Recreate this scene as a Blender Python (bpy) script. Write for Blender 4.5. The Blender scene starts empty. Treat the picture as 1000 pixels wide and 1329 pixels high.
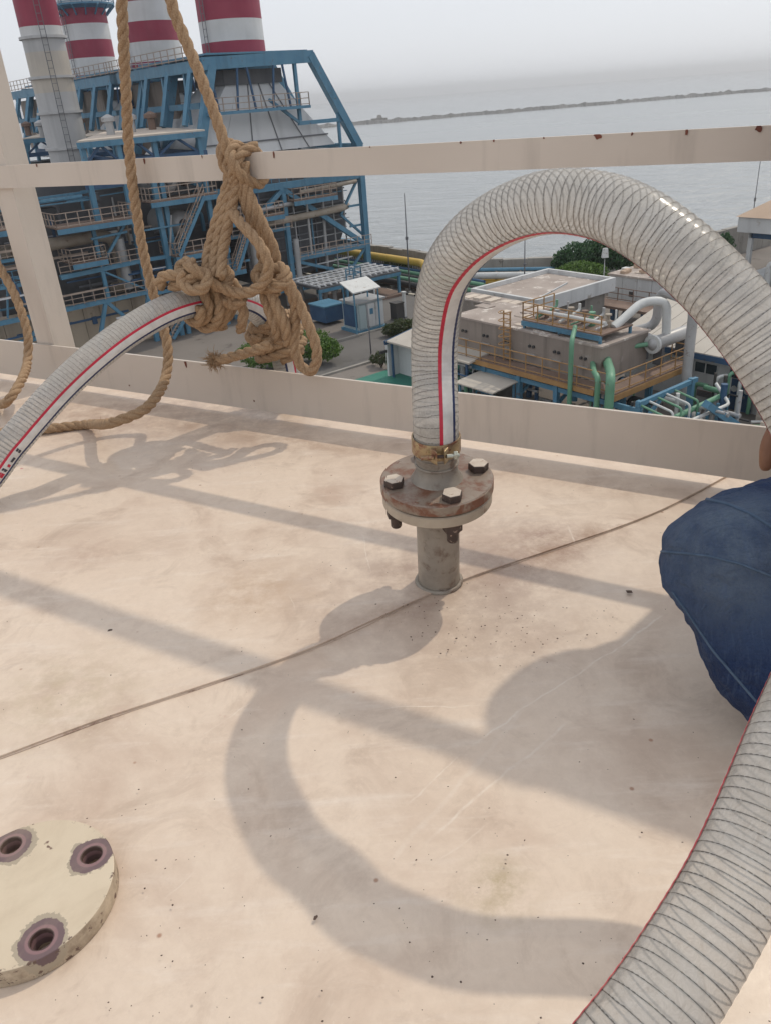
import bpy, bmesh, math, random
from mathutils import Vector, Matrix, noise
from math import radians, sin, cos, pi

random.seed(7)
scn = bpy.context.scene
COL = scn.collection

# ------------------------------------------------------------------ camera
F, PITCH, ROLL, CH = 1036.0, radians(27.5), radians(4.4), 0.60
FW = Vector((0, cos(PITCH), -sin(PITCH)))
_u0 = Vector((0, sin(PITCH), cos(PITCH)))
_r0 = Vector((1, 0, 0))
RT = _r0 * cos(ROLL) - _u0 * sin(ROLL)
UP = _r0 * sin(ROLL) + _u0 * cos(ROLL)
CP = Vector((0, 0, CH))
cam_d = bpy.data.cameras.new('camera')
cam_d.sensor_fit = 'HORIZONTAL'
cam_d.sensor_width = 36
cam_d.lens = 36 * F / 1000
cam_d.clip_start = 0.02
cam_d.clip_end = 30000
cam = bpy.data.objects.new('camera', cam_d)
M = Matrix.Identity(4)
for i in range(3):
    M[i][0], M[i][1], M[i][2], M[i][3] = RT[i], UP[i], -FW[i], CP[i]
cam.matrix_world = M
COL.objects.link(cam)
scn.camera = cam

# ------------------------------------------------------------------ world, sun, exposure
SDIR = Vector((-0.56, -0.52, -1.0)).normalized()      # the way sunlight travels
SUN_EL = math.asin(-SDIR.z)
SUN_AZ = math.atan2(-SDIR.x, -SDIR.y)                 # clockwise from +Y
world = bpy.data.worlds.new('World')
scn.world = world
world.use_nodes = True
wn = world.node_tree
wn.nodes.clear()
_o = wn.nodes.new('ShaderNodeOutputWorld')
_b = wn.nodes.new('ShaderNodeBackground')
_s = wn.nodes.new('ShaderNodeTexSky')
_h = wn.nodes.new('ShaderNodeHueSaturation')
_s.sky_type = 'NISHITA'
_s.sun_disc = False
_s.sun_elevation = SUN_EL
_s.sun_rotation = SUN_AZ
_s.air_density = 1.0
_s.dust_density = 1.5
_s.ozone_density = 2.5
_h.inputs['Saturation'].default_value = 0.30
wn.links.new(_s.outputs[0], _h.inputs['Color'])
_v = wn.nodes.new('ShaderNodeMix')                      # an even veil of thin white cloud over the clear sky
_v.data_type = 'RGBA'
_v.inputs[0].default_value = 0.82
_v.inputs[7].default_value = (4.8, 4.95, 5.25, 1)
wn.links.new(_h.outputs[0], _v.inputs[6])
wn.links.new(_v.outputs[2], _b.inputs['Color'])
_b.inputs['Strength'].default_value = 0.14
wn.links.new(_b.outputs[0], _o.inputs['Surface'])

sd = bpy.data.lights.new('sun', 'SUN')
sd.energy = 1.3
sd.angle = radians(0.7)
sd.color = (1.0, 0.90, 0.74)
sun = bpy.data.objects.new('sun', sd)
sun.rotation_euler = SDIR.to_track_quat('-Z', 'Y').to_euler()
sun.location = (3, 3, 8)
COL.objects.link(sun)

scn.view_settings.view_transform = 'Standard'
scn.view_settings.look = 'None'
scn.view_settings.exposure = 0.24
scn.view_settings.gamma = 1.0
scn.cycles.use_denoising = True
scn.cycles.max_bounces = 8
scn.cycles.transparent_max_bounces = 24
scn.cycles.volume_bounces = 0
scn.render.engine = 'CYCLES'

# ------------------------------------------------------------------ placing
def ray(x, y):
    return FW + RT * ((x - 500) / F) - UP * ((y - 664.5) / F)
def at(x, y, d):                                       # a point at distance d along the view axis
    return CP + ray(x, y) * d
def gz(x, y, z=0.0):                                   # a point on the level z
    r = ray(x, y)
    return CP + r * ((z - CP.z) / r.z)
RTAN = Vector((0.855, -0.519, 0)).normalized()         # along the railing
RNOR = Vector((0.519, 0.855, 0)).normalized()          # out of the tank
RD = 1.28
def rp(x, y, off=0.0):                                 # a point on the railing plane, off metres towards us
    r = ray(x, y)
    return CP + r * ((RD - off - RNOR.dot(CP)) / RNOR.dot(r))
def RW(t, d, z):
    return RTAN * t + RNOR * d + Vector((0, 0, z))
HAZE = .00032
G = -18.0                                              # the yard
EU, EV = Vector((.8, .6, 0)), Vector((-.6, .8, 0))     # the plant's own axes
def P(u, v, h=0.0):
    return EU * u + EV * v + Vector((0, 0, G + h))

# ------------------------------------------------------------------ materials
def nodes(name):
    m = bpy.data.materials.new(name)
    m.use_nodes = True
    nt = m.node_tree
    return m, nt, nt.nodes['Principled BSDF']
def N(nt, t, **kw):
    n = nt.nodes.new(t)
    for k, v in kw.items():
        if hasattr(n, k):
            setattr(n, k, v)
        else:
            n.inputs[k.replace('_', ' ')].default_value = v
    return n
def mixc(nt, fac, a, b, mode='MIX'):
    n = nt.nodes.new('ShaderNodeMix')
    n.data_type = 'RGBA'
    n.blend_type = mode
    for s, v in ((0, fac), (6, a), (7, b)):
        if hasattr(v, 'is_linked') or hasattr(v, 'links'):
            nt.links.new(v, n.inputs[s])
        elif s and len(v) == 3:
            n.inputs[s].default_value = (*v, 1)
        else:
            n.inputs[s].default_value = v
    return n.outputs[2]
def noi(nt, vec, scale, detail=4, rough=.55, dist=0.0):
    n = nt.nodes.new('ShaderNodeTexNoise')
    n.inputs['Scale'].default_value = scale
    n.inputs['Detail'].default_value = detail
    n.inputs['Roughness'].default_value = rough
    n.inputs['Distortion'].default_value = dist
    if vec:
        nt.links.new(vec, n.inputs['Vector'])
    return n.outputs['Fac']
def ramp(nt, v, lo, hi, a=0.0, b=1.0):
    n = nt.nodes.new('ShaderNodeMapRange')
    n.inputs[1].default_value = lo
    n.inputs[2].default_value = hi
    n.inputs[3].default_value = a
    n.inputs[4].default_value = b
    nt.links.new(v, n.inputs[0])
    return n.outputs[0]
def mul(nt, a, b, op='MULTIPLY'):
    n = nt.nodes.new('ShaderNodeMath')
    n.operation = op
    for i, v in ((0, a), (1, b)):
        if hasattr(v, 'links'):
            nt.links.new(v, n.inputs[i])
        else:
            n.inputs[i].default_value = v
    return n.outputs[0]
def pos(nt):
    return nt.nodes.new('ShaderNodeNewGeometry').outputs['Position']
def dist(nt, vec, p):
    n = nt.nodes.new('ShaderNodeVectorMath')
    n.operation = 'DISTANCE'
    nt.links.new(vec, n.inputs[0])
    n.inputs[1].default_value = tuple(p)
    return n.outputs['Value']
def bump(nt, bs, h, strength, d):
    b = nt.nodes.new('ShaderNodeBump')
    b.inputs['Strength'].default_value = strength
    b.inputs['Distance'].default_value = d
    nt.links.new(h, b.inputs['Height'])
    nt.links.new(b.outputs[0], bs.inputs['Normal'])
def mapped(nt, vec, sc):
    n = nt.nodes.new('ShaderNodeMapping')
    n.inputs['Scale'].default_value = sc
    nt.links.new(vec, n.inputs['Vector'])
    return n.outputs[0]

def wm(name, c1, c2=None, c3=None, scale=1.0, rough=.6, metal=0.0, bmp=0.0, streak=0.0, amt3=.62):
    """weathered paint or metal: two tones, patches of a third, rain streaks"""
    m, nt, bs = nodes(name)
    p = pos(nt)
    c2 = c2 or tuple(x * .8 for x in c1)
    f = ramp(nt, noi(nt, p, scale, 5), .35, .68)
    col = mixc(nt, f, c1, c2)
    if c3:
        f3 = ramp(nt, noi(nt, p, scale * 2.7, 6, .65), amt3, amt3 + .07)
        col = mixc(nt, f3, col, c3)
    if streak:
        q = mapped(nt, p, (scale * 3, scale * 3, scale * .25))
        fs = ramp(nt, noi(nt, q, 1.0, 4), .5, .75, 0, streak)
        col = mixc(nt, fs, col, tuple(x * .45 for x in c2))
    nt.links.new(col, bs.inputs['Base Color'])
    bs.inputs['Roughness'].default_value = rough
    bs.inputs['Metallic'].default_value = metal
    if bmp:
        bump(nt, bs, noi(nt, p, scale * 8, 4), .6, bmp)
    return m

MT = {}
# far materials (metres)
MT['blue'] = wm('blue_paint', (.07, .20, .31), (.10, .24, .35), (.12, .11, .12), .8, .5, streak=.5)
MT['blue_dark'] = wm('dark_blue_paint', (.025, .07, .15), (.04, .10, .19), (.06, .05, .05), .8, .6)
MT['casing'] = wm('casing_steel', (.085, .09, .10), (.13, .13, .135), (.07, .06, .055), .35, .5, .1, streak=.7, amt3=.66)
MT['casing_light'] = wm('hopper_steel', (.60, .61, .62), (.66, .665, .67), (.40, .39, .38), .25, .45, .05, streak=.45, amt3=.70)
MT['rib'] = wm('rib_steel', (.12, .125, .14), (.17, .17, .18), None, .6, .55)
MT['stack_red'] = wm('stack_red', (.26, .022, .055), (.30, .035, .07), None, .5, .55, streak=.25)
MT['stack_white'] = wm('stack_white', (.62, .62, .62), (.54, .54, .53), None, .5, .5, streak=.2)
MT['stack_beige'] = wm('stack_beige', (.52, .47, .40), (.46, .42, .37), None, .4, .5, streak=.35)
MT['stack_grey'] = wm('stack_grey', (.47, .47, .47), (.42, .42, .42), None, .4, .5, streak=.35)
MT['beige'] = wm('beige_cladding', (.40, .33, .25), (.34, .28, .21), (.2, .15, .11), .4, .7, streak=.5)
MT['roof_slab'] = wm('pale_roof', (.60, .52, .44), (.50, .43, .36), (.3, .25, .21), .4, .8)
MT['pipe_beige'] = wm('pipe_cladding', (.36, .31, .25), (.28, .23, .18), (.17, .12, .09), .9, .6)
MT['pipe_grey'] = wm('grey_pipe', (.42, .42, .42), (.34, .34, .34), (.22, .19, .17), .8, .45, .2)
MT['pipe_white'] = wm('white_pipe', (.62, .63, .62), (.52, .53, .52), (.35, .3, .26), .9, .5)
MT['green'] = wm('green_pipe', (.11, .26, .16), (.14, .31, .20), (.15, .14, .10), 1.0, .5)
MT['yellow'] = wm('yellow_pipe', (.62, .40, .06), (.52, .34, .06), (.3, .2, .08), .8, .5)
MT['ochre'] = wm('ochre_rail', (.38, .22, .085), (.30, .165, .065), (.2, .12, .07), 1.2, .6)
MT['railing'] = wm('dull_rail', (.40, .32, .26), (.30, .23, .19), None, 1.0, .6)
MT['rust'] = wm('rusty_plate', (.22, .15, .115), (.17, .115, .09), (.30, .22, .17), .9, .8)
MT['dark'] = wm('dark_steel', (.035, .037, .042), (.06, .055, .05), None, .7, .7)
MT['concrete'] = wm('concrete', (.33, .31, .28), (.25, .235, .215), (.15, .13, .11), .35, .85, bmp=.01, streak=.5)
MT['tank_wall'] = wm('tank_wall', (.30, .255, .22), (.23, .195, .17), (.34, .30, .27), .5, .8, streak=.6)
MT['roof_dirty'] = wm('dirty_roof', (.42, .36, .32), (.30, .25, .22), (.62, .57, .52), .45, .9, amt3=.56)
MT['roof_sheet'] = wm('roof_sheet', (.50, .46, .40), (.43, .39, .34), (.35, .3, .26), .3, .6)
MT['white_wall'] = wm('white_wall', (.60, .61, .61), (.52, .53, .53), (.38, .36, .33), .4, .7, streak=.4)
MT['kiosk'] = wm('kiosk_paint', (.34, .42, .44), (.40, .47, .48), None, .6, .5, streak=.3)
MT['asphalt'] = wm('asphalt', (.125, .118, .112), (.16, .15, .142), (.09, .085, .08), .18, .9, bmp=.004)
MT['soil'] = wm('soil', (.17, .125, .095), (.13, .10, .075), None, .4, .95)
MT['kerb_dark'] = wm('kerb_dark', (.04, .04, .04), None, None, 1, .8)
MT['kerb_light'] = wm('kerb_light', (.60, .55, .45), (.5, .45, .36), None, 1, .8)
MT['yard'] = wm('yard_concrete', (.22, .195, .175), (.17, .15, .135), (.12, .10, .09), .16, .9, bmp=.004)
MT['green_floor'] = wm('green_floor', (.03, .17, .13), (.04, .22, .16), None, .6, .6)
MT['glass'] = wm('window_glass', (.03, .045, .06), (.04, .06, .07), None, .5, .12)
MT['fence'] = wm('picket_paint', (.55, .58, .6), (.45, .48, .5), None, .6, .6)
MT['tan_roof'] = wm('tan_roof', (.50, .37, .27), (.44, .32, .23), None, .4, .7)
MT['rock'] = wm('breakwater_rock', (.16, .158, .155), (.22, .215, .21), (.10, .12, .09), .05, .95)
MT['bark'] = wm('bark', (.09, .065, .045), (.13, .10, .075), None, 3, .9)

def leafmat(name, cols):
    m, nt, bs = nodes(name)
    g = nt.nodes.new('ShaderNodeNewGeometry')
    r = nt.nodes.new('ShaderNodeValToRGB')
    nt.links.new(g.outputs['Random Per Island'], r.inputs[0])
    e = r.color_ramp.elements
    e[0].color, e[1].color = (*cols[0], 1), (*cols[-1], 1)
    for i, c in enumerate(cols[1:-1]):
        k = e.new((i + 1) / (len(cols) - 1))
        k.color = (*c, 1)
    nt.links.new(r.outputs[0], bs.inputs['Base Color'])
    bs.inputs['Roughness'].default_value = .6
    tr = nt.nodes.new('ShaderNodeBsdfTranslucent')
    nt.links.new(r.outputs[0], tr.inputs[0])
    mx = nt.nodes.new('ShaderNodeMixShader')
    mx.inputs[0].default_value = .3
    nt.links.new(bs.outputs[0], mx.inputs[1])
    nt.links.new(tr.outputs[0], mx.inputs[2])
    nt.links.new(mx.outputs[0], nt.nodes['Material Output'].inputs[0])
    return m
MT['leaf_dark'] = leafmat('dark_leaves', [(.02, .065, .028), (.04, .105, .04), (.065, .14, .05)])
MT['leaf_bright'] = leafmat('bright_leaves', [(.06, .13, .025), (.10, .19, .035), (.15, .24, .05)])
MT['leaf_dull'] = leafmat('dull_leaves', [(.04, .07, .025), (.07, .10, .035), (.10, .10, .045)])

def water_mat():
    m, nt, bs = nodes('sea_water')
    p = pos(nt)
    q = mapped(nt, p, (.10, .22, .1))
    n1 = noi(nt, q, 1.0, 6, .6, .4)
    n2 = noi(nt, mapped(nt, p, (.012, .02, .01)), 1.0, 3)
    col = mixc(nt, n2, (.26, .285, .30), (.33, .35, .36))
    nt.links.new(col, bs.inputs['Base Color'])
    bs.inputs['Roughness'].default_value = .22
    bs.inputs['IOR'].default_value = 1.33
    bump(nt, bs, n1, .8, 2.2)
    return m
MT['water'] = water_mat()

# near materials (millimetres matter)
def deck_mat():
    m, nt, bs = nodes('deck_paint')
    p = pos(nt)
    big = ramp(nt, noi(nt, p, 2.2, 5, .6, .3), .36, .66)
    col = mixc(nt, big, (.725, .60, .485), (.685, .55, .435))
    pink = ramp(nt, noi(nt, p, 5.5, 6, .65, .5), .48, .72, 0, .85)
    col = mixc(nt, pink, col, (.52, .385, .295))
    br = ramp(nt, noi(nt, p, 11, 7, .7, .8), .52, .76, 0, .7)
    col = mixc(nt, br, col, (.40, .29, .215))
    # chalky scuffs, drawn out along the wiping direction
    n = nt.nodes.new('ShaderNodeMapping')
    n.inputs['Rotation'].default_value = (0, 0, .55)
    n.inputs['Scale'].default_value = (4, 26, 8)
    nt.links.new(p, n.inputs['Vector'])
    sc = ramp(nt, noi(nt, n.outputs[0], 1.6, 6, .7), .53, .74, 0, .65)
    col = mixc(nt, sc, col, (.78, .68, .585))
    # dirt gathered at the nozzle foot and along the lap seam
    foot = ramp(nt, dist(nt, p, BASE), .03, .26, 1, 0)
    fn = ramp(nt, noi(nt, p, 16, 6, .7), .36, .64)
    col = mixc(nt, mul(nt, mul(nt, foot, fn), .8), col, (.30, .20, .155))
    for (x, y, r, c, k) in ((710, 705, .10, (.36, .24, .185), .75), (650, 735, .12, (.42, .30, .24), .6), (330, 770, .11, (.50, .36, .25), .5),
                            (120, 715, .07, (.47, .33, .25), .45), (645, 1150, .045, (.42, .33, .20), .55), (430, 642, .06, (.52, .37, .28), .45),
                            (640, 825, .16, (.47, .36, .28), .45), (150, 540, .25, (.44, .31, .24), .5), (300, 540, .3, (.42, .33, .27), .5),
                            (90, 900, .12, (.5, .4, .27), .4)):
        f = ramp(nt, dist(nt, p, gz(x, y)), r * .25, r, 1, 0)
        g = ramp(nt, noi(nt, p, 30, 6, .75), .38, .62)
        col = mixc(nt, mul(nt, mul(nt, f, g), min(.95, k * 1.5)), col, c)
    # brown seepage drawn out along the lap seam
    for (xa, ya, xb, yb, w, k) in ((600, 752, 860, 660, .05, .75), (330, 868, 560, 772, .035, .55), (0, 981, 300, 880, .035, .45), (0, 520, 500, 590, .09, .5), (500, 590, 900, 650, .05, .4)):
        A_, B_ = gz(xa, ya), gz(xb, yb)
        D_ = (B_ - A_).normalized()
        Q_ = D_.cross(Vector((0, 0, 1)))
        sb = nt.nodes.new('ShaderNodeVectorMath')
        sb.operation = 'SUBTRACT'
        nt.links.new(p, sb.inputs[0])
        sb.inputs[1].default_value = A_
        def dp(vv):
            q = nt.nodes.new('ShaderNodeVectorMath')
            q.operation = 'DOT_PRODUCT'
            nt.links.new(sb.outputs[0], q.inputs[0])
            q.inputs[1].default_value = vv
            return q.outputs['Value']
        ab = nt.nodes.new('ShaderNodeMath')
        ab.operation = 'ABSOLUTE'
        nt.links.new(dp(Q_), ab.inputs[0])
        al = dp(D_)
        L_ = (B_ - A_).length
        f = mul(nt, ramp(nt, ab.outputs[0], 0, w, 1, 0), mul(nt, ramp(nt, al, 0, .08), ramp(nt, al, L_ - .08, L_, 1, 0)))
        f = mul(nt, f, ramp(nt, noi(nt, p, 13, 7, .75, .6), .40, .62))
        col = mixc(nt, mul(nt, f, min(1, k * 1.3)), col, (.36, .235, .165))
    # fine black grit printed into the paint, pink paint drips
    v = nt.nodes.new('ShaderNodeTexVoronoi')
    v.inputs['Scale'].default_value = 55
    nt.links.new(p, v.inputs['Vector'])
    sp = ramp(nt, v.outputs['Distance'], .05, .09, 1, 0)
    sp = mul(nt, sp, ramp(nt, noi(nt, p, 7, 3), .6, .66))
    col = mixc(nt, mul(nt, sp, .75), col, (.12, .085, .07))
    for (x, y) in ((583 / 2, 700 + 453 / 2), (648 / 2, 700 + 603 / 2), (28, 608), (35, 1005), (285, 925)):
        f = ramp(nt, dist(nt, p, gz(x, y)), .002, .004, .8, 0)
        col = mixc(nt, f, col, (.5, .09, .11))
    # fine chalky grain, pinholes and hairline dirt over everything
    fg = ramp(nt, noi(nt, p, 75, 8, .8, .4), .42, .66, 0, .28)
    col = mixc(nt, fg, col, (.52, .405, .315))
    fl = ramp(nt, noi(nt, p, 130, 7, .85, .2), .57, .72, 0, .4)
    col = mixc(nt, fl, col, (.80, .70, .60))
    v2 = nt.nodes.new('ShaderNodeTexVoronoi')
    v2.inputs['Scale'].default_value = 24
    v2.inputs['Randomness'].default_value = 1
    nt.links.new(p, v2.inputs['Vector'])
    pit = mul(nt, ramp(nt, v2.outputs['Distance'], .03, .07, .8, 0), ramp(nt, noi(nt, p, 10, 3), .5, .56))
    col = mixc(nt, pit, col, (.34, .17, .10))
    # long scratches and wiped streaks, each a worn line across the paint
    for (xa, ya, xb, yb, w, k) in ((868, 792, 600, 970, .0016, .6), (740, 930, 545, 1095, .0022, .45), (600, 970, 520, 1045, .0012, .45), (490, 917, 625, 912, .0012, .6), (470, 690, 482, 745, .0010, .5),
                                   (735, 680, 748, 706, .0018, .6), (330, 905, 250, 960, .0010, .35), (690, 905, 500, 1120, .004, .25), (560, 1120, 640, 1060, .0012, .3), (385, 795, 375, 770, .001, .4), (205, 1170, 260, 1120, .0012, .3)):
        A_, B_ = gz(xa, ya), gz(xb, yb)
        D_ = (B_ - A_).normalized()
        Q_ = D_.cross(Vector((0, 0, 1)))
        sb = nt.nodes.new('ShaderNodeVectorMath')
        sb.operation = 'SUBTRACT'
        nt.links.new(p, sb.inputs[0])
        sb.inputs[1].default_value = A_
        def dt(vv):
            q = nt.nodes.new('ShaderNodeVectorMath')
            q.operation = 'DOT_PRODUCT'
            nt.links.new(sb.outputs[0], q.inputs[0])
            q.inputs[1].default_value = vv
            return q.outputs['Value']
        side = mul(nt, dt(Q_), ramp(nt, noi(nt, p, 14, 3), .3, .7, -.004, .004), 'ADD')
        ab = nt.nodes.new('ShaderNodeMath')
        ab.operation = 'ABSOLUTE'
        nt.links.new(side, ab.inputs[0])
        f = ramp(nt, ab.outputs[0], w * .3, w, 1, 0)
        al = dt(D_)
        f = mul(nt, f, mul(nt, ramp(nt, al, 0, .02), ramp(nt, al, (B_ - A_).length - .02, (B_ - A_).length, 1, 0)))
        f = mul(nt, f, ramp(nt, noi(nt, p, 60, 4, .7), .35, .6, .2, 1))
        col = mixc(nt, mul(nt, f, k), col, (.80, .72, .63))
    nt.links.new(col, bs.inputs['Base Color'])
    rr = ramp(nt, noi(nt, p, 9, 4), .3, .7, .34, .6)
    nt.links.new(rr, bs.inputs['Roughness'])
    h = mul(nt, mul(nt, noi(nt, p, 6, 3), 1.0), mul(nt, noi(nt, p, 160, 3), .12), 'ADD')
    bump(nt, bs, h, .35, .004)
    return m

def cream_mat(name, c1, c2, rust=.70, rustcol=(.16, .055, .035)):
    m, nt, bs = nodes(name)
    p = pos(nt)
    col = mixc(nt, ramp(nt, noi(nt, p, 4, 5), .35, .7), c1, c2)
    dirt = ramp(nt, noi(nt, mapped(nt, p, (22, 22, 3)), 1, 5, .6), .54, .8, 0, .5)
    col = mixc(nt, dirt, col, tuple(x * .6 for x in c2))
    f = ramp(nt, noi(nt, p, 26, 5, .6), rust, rust + .025)
    col = mixc(nt, f, col, rustcol)
    nt.links.new(col, bs.inputs['Base Color'])
    bs.inputs['Roughness'].default_value = .45
    bump(nt, bs, noi(nt, p, 60, 4), .25, .001)
    return m
MT['cream'] = cream_mat('cream_rail_paint', (.62, .55, .48), (.57, .50, .43), .735)
MT['chip'] = wm('rust_chip', (.12, .04, .028), (.20, .07, .045), None, 60, .85)

def metal_mat(name, c1, c2, rc, scale=30, lo=.5, hi=.6, rough=.5, metal=.3):
    m, nt, bs = nodes(name)
    p = pos(nt)
    col = mixc(nt, ramp(nt, noi(nt, p, scale, 5), .35, .65), c1, c2)
    f = ramp(nt, noi(nt, p, scale * 1.3, 6, .65, .4), lo, hi)
    col = mixc(nt, f, col, rc)
    nt.links.new(col, bs.inputs['Base Color'])
    bs.inputs['Metallic'].default_value = metal
    nt.links.new(ramp(nt, noi(nt, p, scale * 2, 4), .3, .7, rough - .15, rough + .2), bs.inputs['Roughness'])
    bump(nt, bs, noi(nt, p, scale * 6, 4), .35, .0008)
    return m
MT['flange_grey'] = metal_mat('grey_flange_paint', (.30, .24, .19), (.24, .18, .14), (.19, .085, .05), 24, .47, .6, .42, .1)
MT['flange_rim'] = metal_mat('rusty_flange_rim', (.33, .27, .21), (.27, .21, .16), (.20, .085, .05), 30, .44, .58, .6, .1)
MT['flange_low'] = metal_mat('cream_flange_paint', (.46, .39, .30), (.38, .31, .24), (.22, .13, .09), 30, .60, .72, .6, 0)
MT['pipe_steel'] = metal_mat('grey_pipe_paint', (.34, .30, .25), (.27, .235, .195), (.17, .115, .085), 30, .54, .68, .5, .1)
MT['bolt'] = metal_mat('dark_bolt', (.055, .04, .035), (.09, .06, .05), (.36, .27, .21), 90, .60, .66, .6, .2)
MT['bolt_cap'] = metal_mat('painted_bolt_top', (.62, .54, .45), (.54, .45, .37), (.30, .17, .11), 80, .58, .66, .6, 0)
MT['zinc'] = metal_mat('yellow_zinc', (.44, .34, .19), (.36, .26, .16), (.24, .11, .07), 60, .52, .62, .4, .65)
MT['zinc_bolt'] = metal_mat('pale_zinc', (.50, .52, .46), (.40, .42, .36), (.2, .15, .1), 90, .62, .7, .35, .7)
MT['gasket'] = metal_mat('gasket', (.025, .02, .018), (.04, .03, .025), (.05, .03, .02), 40, .6, .7, .9, 0)

def rope_mat():
    m, nt, bs = nodes('jute')
    p = pos(nt)
    col = mixc(nt, ramp(nt, noi(nt, p, 26, 4), .3, .7), (.36, .235, .135), (.26, .16, .088))
    q = noi(nt, p, 420, 3, .7)
    col = mixc(nt, ramp(nt, q, .42, .7, 0, .8), col, (.52, .37, .235))
    nt.links.new(col, bs.inputs['Base Color'])
    bs.inputs['Roughness'].default_value = .95
    bump(nt, bs, noi(nt, p, 700, 3), .8, .0012)
    return m
MT['rope'] = rope_mat()

def hose_mat():
    m, nt, bs = nodes('clear_hose_wall')
    p = pos(nt)
    col = mixc(nt, ramp(nt, noi(nt, p, 30, 5), .35, .65), (.80, .78, .74), (.72, .69, .64))
    sm = ramp(nt, noi(nt, p, 55, 6, .75, 1.6), .54, .76, 0, .5)
    col = mixc(nt, sm, col, (.42, .35, .29))
    nt.links.new(col, bs.inputs['Base Color'])
    bs.inputs['Roughness'].default_value = .2
    bs.inputs['IOR'].default_value = 1.5
    tl = nt.nodes.new('ShaderNodeBsdfTranslucent')
    nt.links.new(col, tl.inputs[0])
    m1 = nt.nodes.new('ShaderNodeMixShader')
    m1.inputs[0].default_value = .34
    nt.links.new(bs.outputs[0], m1.inputs[1])
    nt.links.new(tl.outputs[0], m1.inputs[2])
    tp = nt.nodes.new('ShaderNodeBsdfTransparent')
    tp.inputs[0].default_value = (.93, .92, .90, 1)
    m2 = nt.nodes.new('ShaderNodeMixShader')
    f = ramp(nt, noi(nt, p, 110, 5, .75, 1.5), .3, .7, .52, .30)
    nt.links.new(f, m2.inputs[0])
    nt.links.new(m1.outputs[0], m2.inputs[1])
    nt.links.new(tp.outputs[0], m2.inputs[2])
    nt.links.new(m2.outputs[0], nt.nodes['Material Output'].inputs[0])
    bump(nt, bs, noi(nt, p, 120, 4), .2, .0008)
    return m
MT['hose'] = hose_mat()
MT['wire'] = metal_mat('hose_wire', (.16, .15, .135), (.21, .19, .17), (.12, .10, .085), 80, .6, .7, .4, .6)
def flat(name, c, rough=.4):
    m, nt, bs = nodes(name)
    p = pos(nt)
    col = mixc(nt, ramp(nt, noi(nt, p, 60, 4), .4, .7), c, tuple(x * .8 for x in c))
    nt.links.new(col, bs.inputs['Base Color'])
    bs.inputs['Roughness'].default_value = rough
    return m
MT['st_red'] = flat('red_stripe', (.55, .025, .06))
MT['st_white'] = flat('white_stripe', (.70, .69, .67))
MT['st_navy'] = flat('navy_stripe', (.02, .035, .11))
MT['print'] = flat('dark_print', (.05, .05, .07))

def denim_mat(knee):
    m, nt, bs = nodes('denim')
    p = pos(nt)
    base = mixc(nt, ramp(nt, noi(nt, p, 9, 5), .35, .65), (.008, .024, .085), (.020, .050, .135))
    worn = ramp(nt, dist(nt, p, knee), .03, .135, 1, 0)  # faded denim plus the sunlit thigh top painted paler into the colour
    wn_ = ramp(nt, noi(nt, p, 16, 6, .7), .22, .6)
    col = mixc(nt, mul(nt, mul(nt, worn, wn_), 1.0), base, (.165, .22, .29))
    w = noi(nt, p, 420, 3, .8)
    col = mixc(nt, ramp(nt, w, .45, .75, 0, .55), col, (.045, .08, .18))
    n = nt.nodes.new('ShaderNodeMapping')
    n.inputs['Rotation'].default_value = (.4, .3, .9)
    n.inputs['Scale'].default_value = (260, 22, 22)
    nt.links.new(p, n.inputs['Vector'])
    st = ramp(nt, noi(nt, n.outputs[0], 1, 4, .7), .5, .75, 0, .5)
    col = mixc(nt, st, col, (.09, .14, .25))
    nt.links.new(col, bs.inputs['Base Color'])
    bs.inputs['Roughness'].default_value = .92
    n2 = nt.nodes.new('ShaderNodeMapping')
    n2.inputs['Rotation'].default_value = (.2, .5, -.5)
    n2.inputs['Scale'].default_value = (9, 46, 30)
    nt.links.new(p, n2.inputs['Vector'])
    cr = noi(nt, n2.outputs[0], 1, 4, .6, .6)
    h = mul(nt, mul(nt, noi(nt, p, 11, 4, .6, .8), .6), mul(nt, w, .10), 'ADD')
    h = mul(nt, h, mul(nt, cr, .5), 'ADD')
    bump(nt, bs, h, 1.0, .035)
    return m
MT['skin'] = wm('skin', (.28, .135, .075), (.22, .10, .055), None, 40, .5)
MT['shirt'] = wm('work_shirt', (.05, .06, .09), (.07, .08, .11), None, 20, .9)
MT['hair'] = wm('black_hair', (.012, .010, .009), (.02, .017, .015), None, 90, .6)

# ------------------------------------------------------------------ mesh helpers
def link(o, parent=None):
    COL.objects.link(o)
    if parent is not None:
        o.parent = parent
        o.matrix_parent_inverse = root_inv(parent)
    return o
def root_inv(p):
    t = Matrix.Identity(4)
    q = p
    chain = []
    while q is not None:
        chain.append(q)
        q = q.parent
    w = Matrix.Identity(4)
    for c in reversed(chain):
        w = w @ (c.matrix_parent_inverse if c.parent else Matrix.Identity(4)) @ c.matrix_basis
    return w.inverted()
def tag(o, label=None, cat=None, group=None, kind=None):
    if label: o['label'] = label
    if cat: o['category'] = cat
    if group: o['group'] = group
    if kind: o['kind'] = kind
    return o
def thing(name, loc, label, cat, group=None):
    o = bpy.data.objects.new(name, None)
    o.empty_display_size = .2
    o.location = loc
    COL.objects.link(o)
    return tag(o, label, cat, group)

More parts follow.
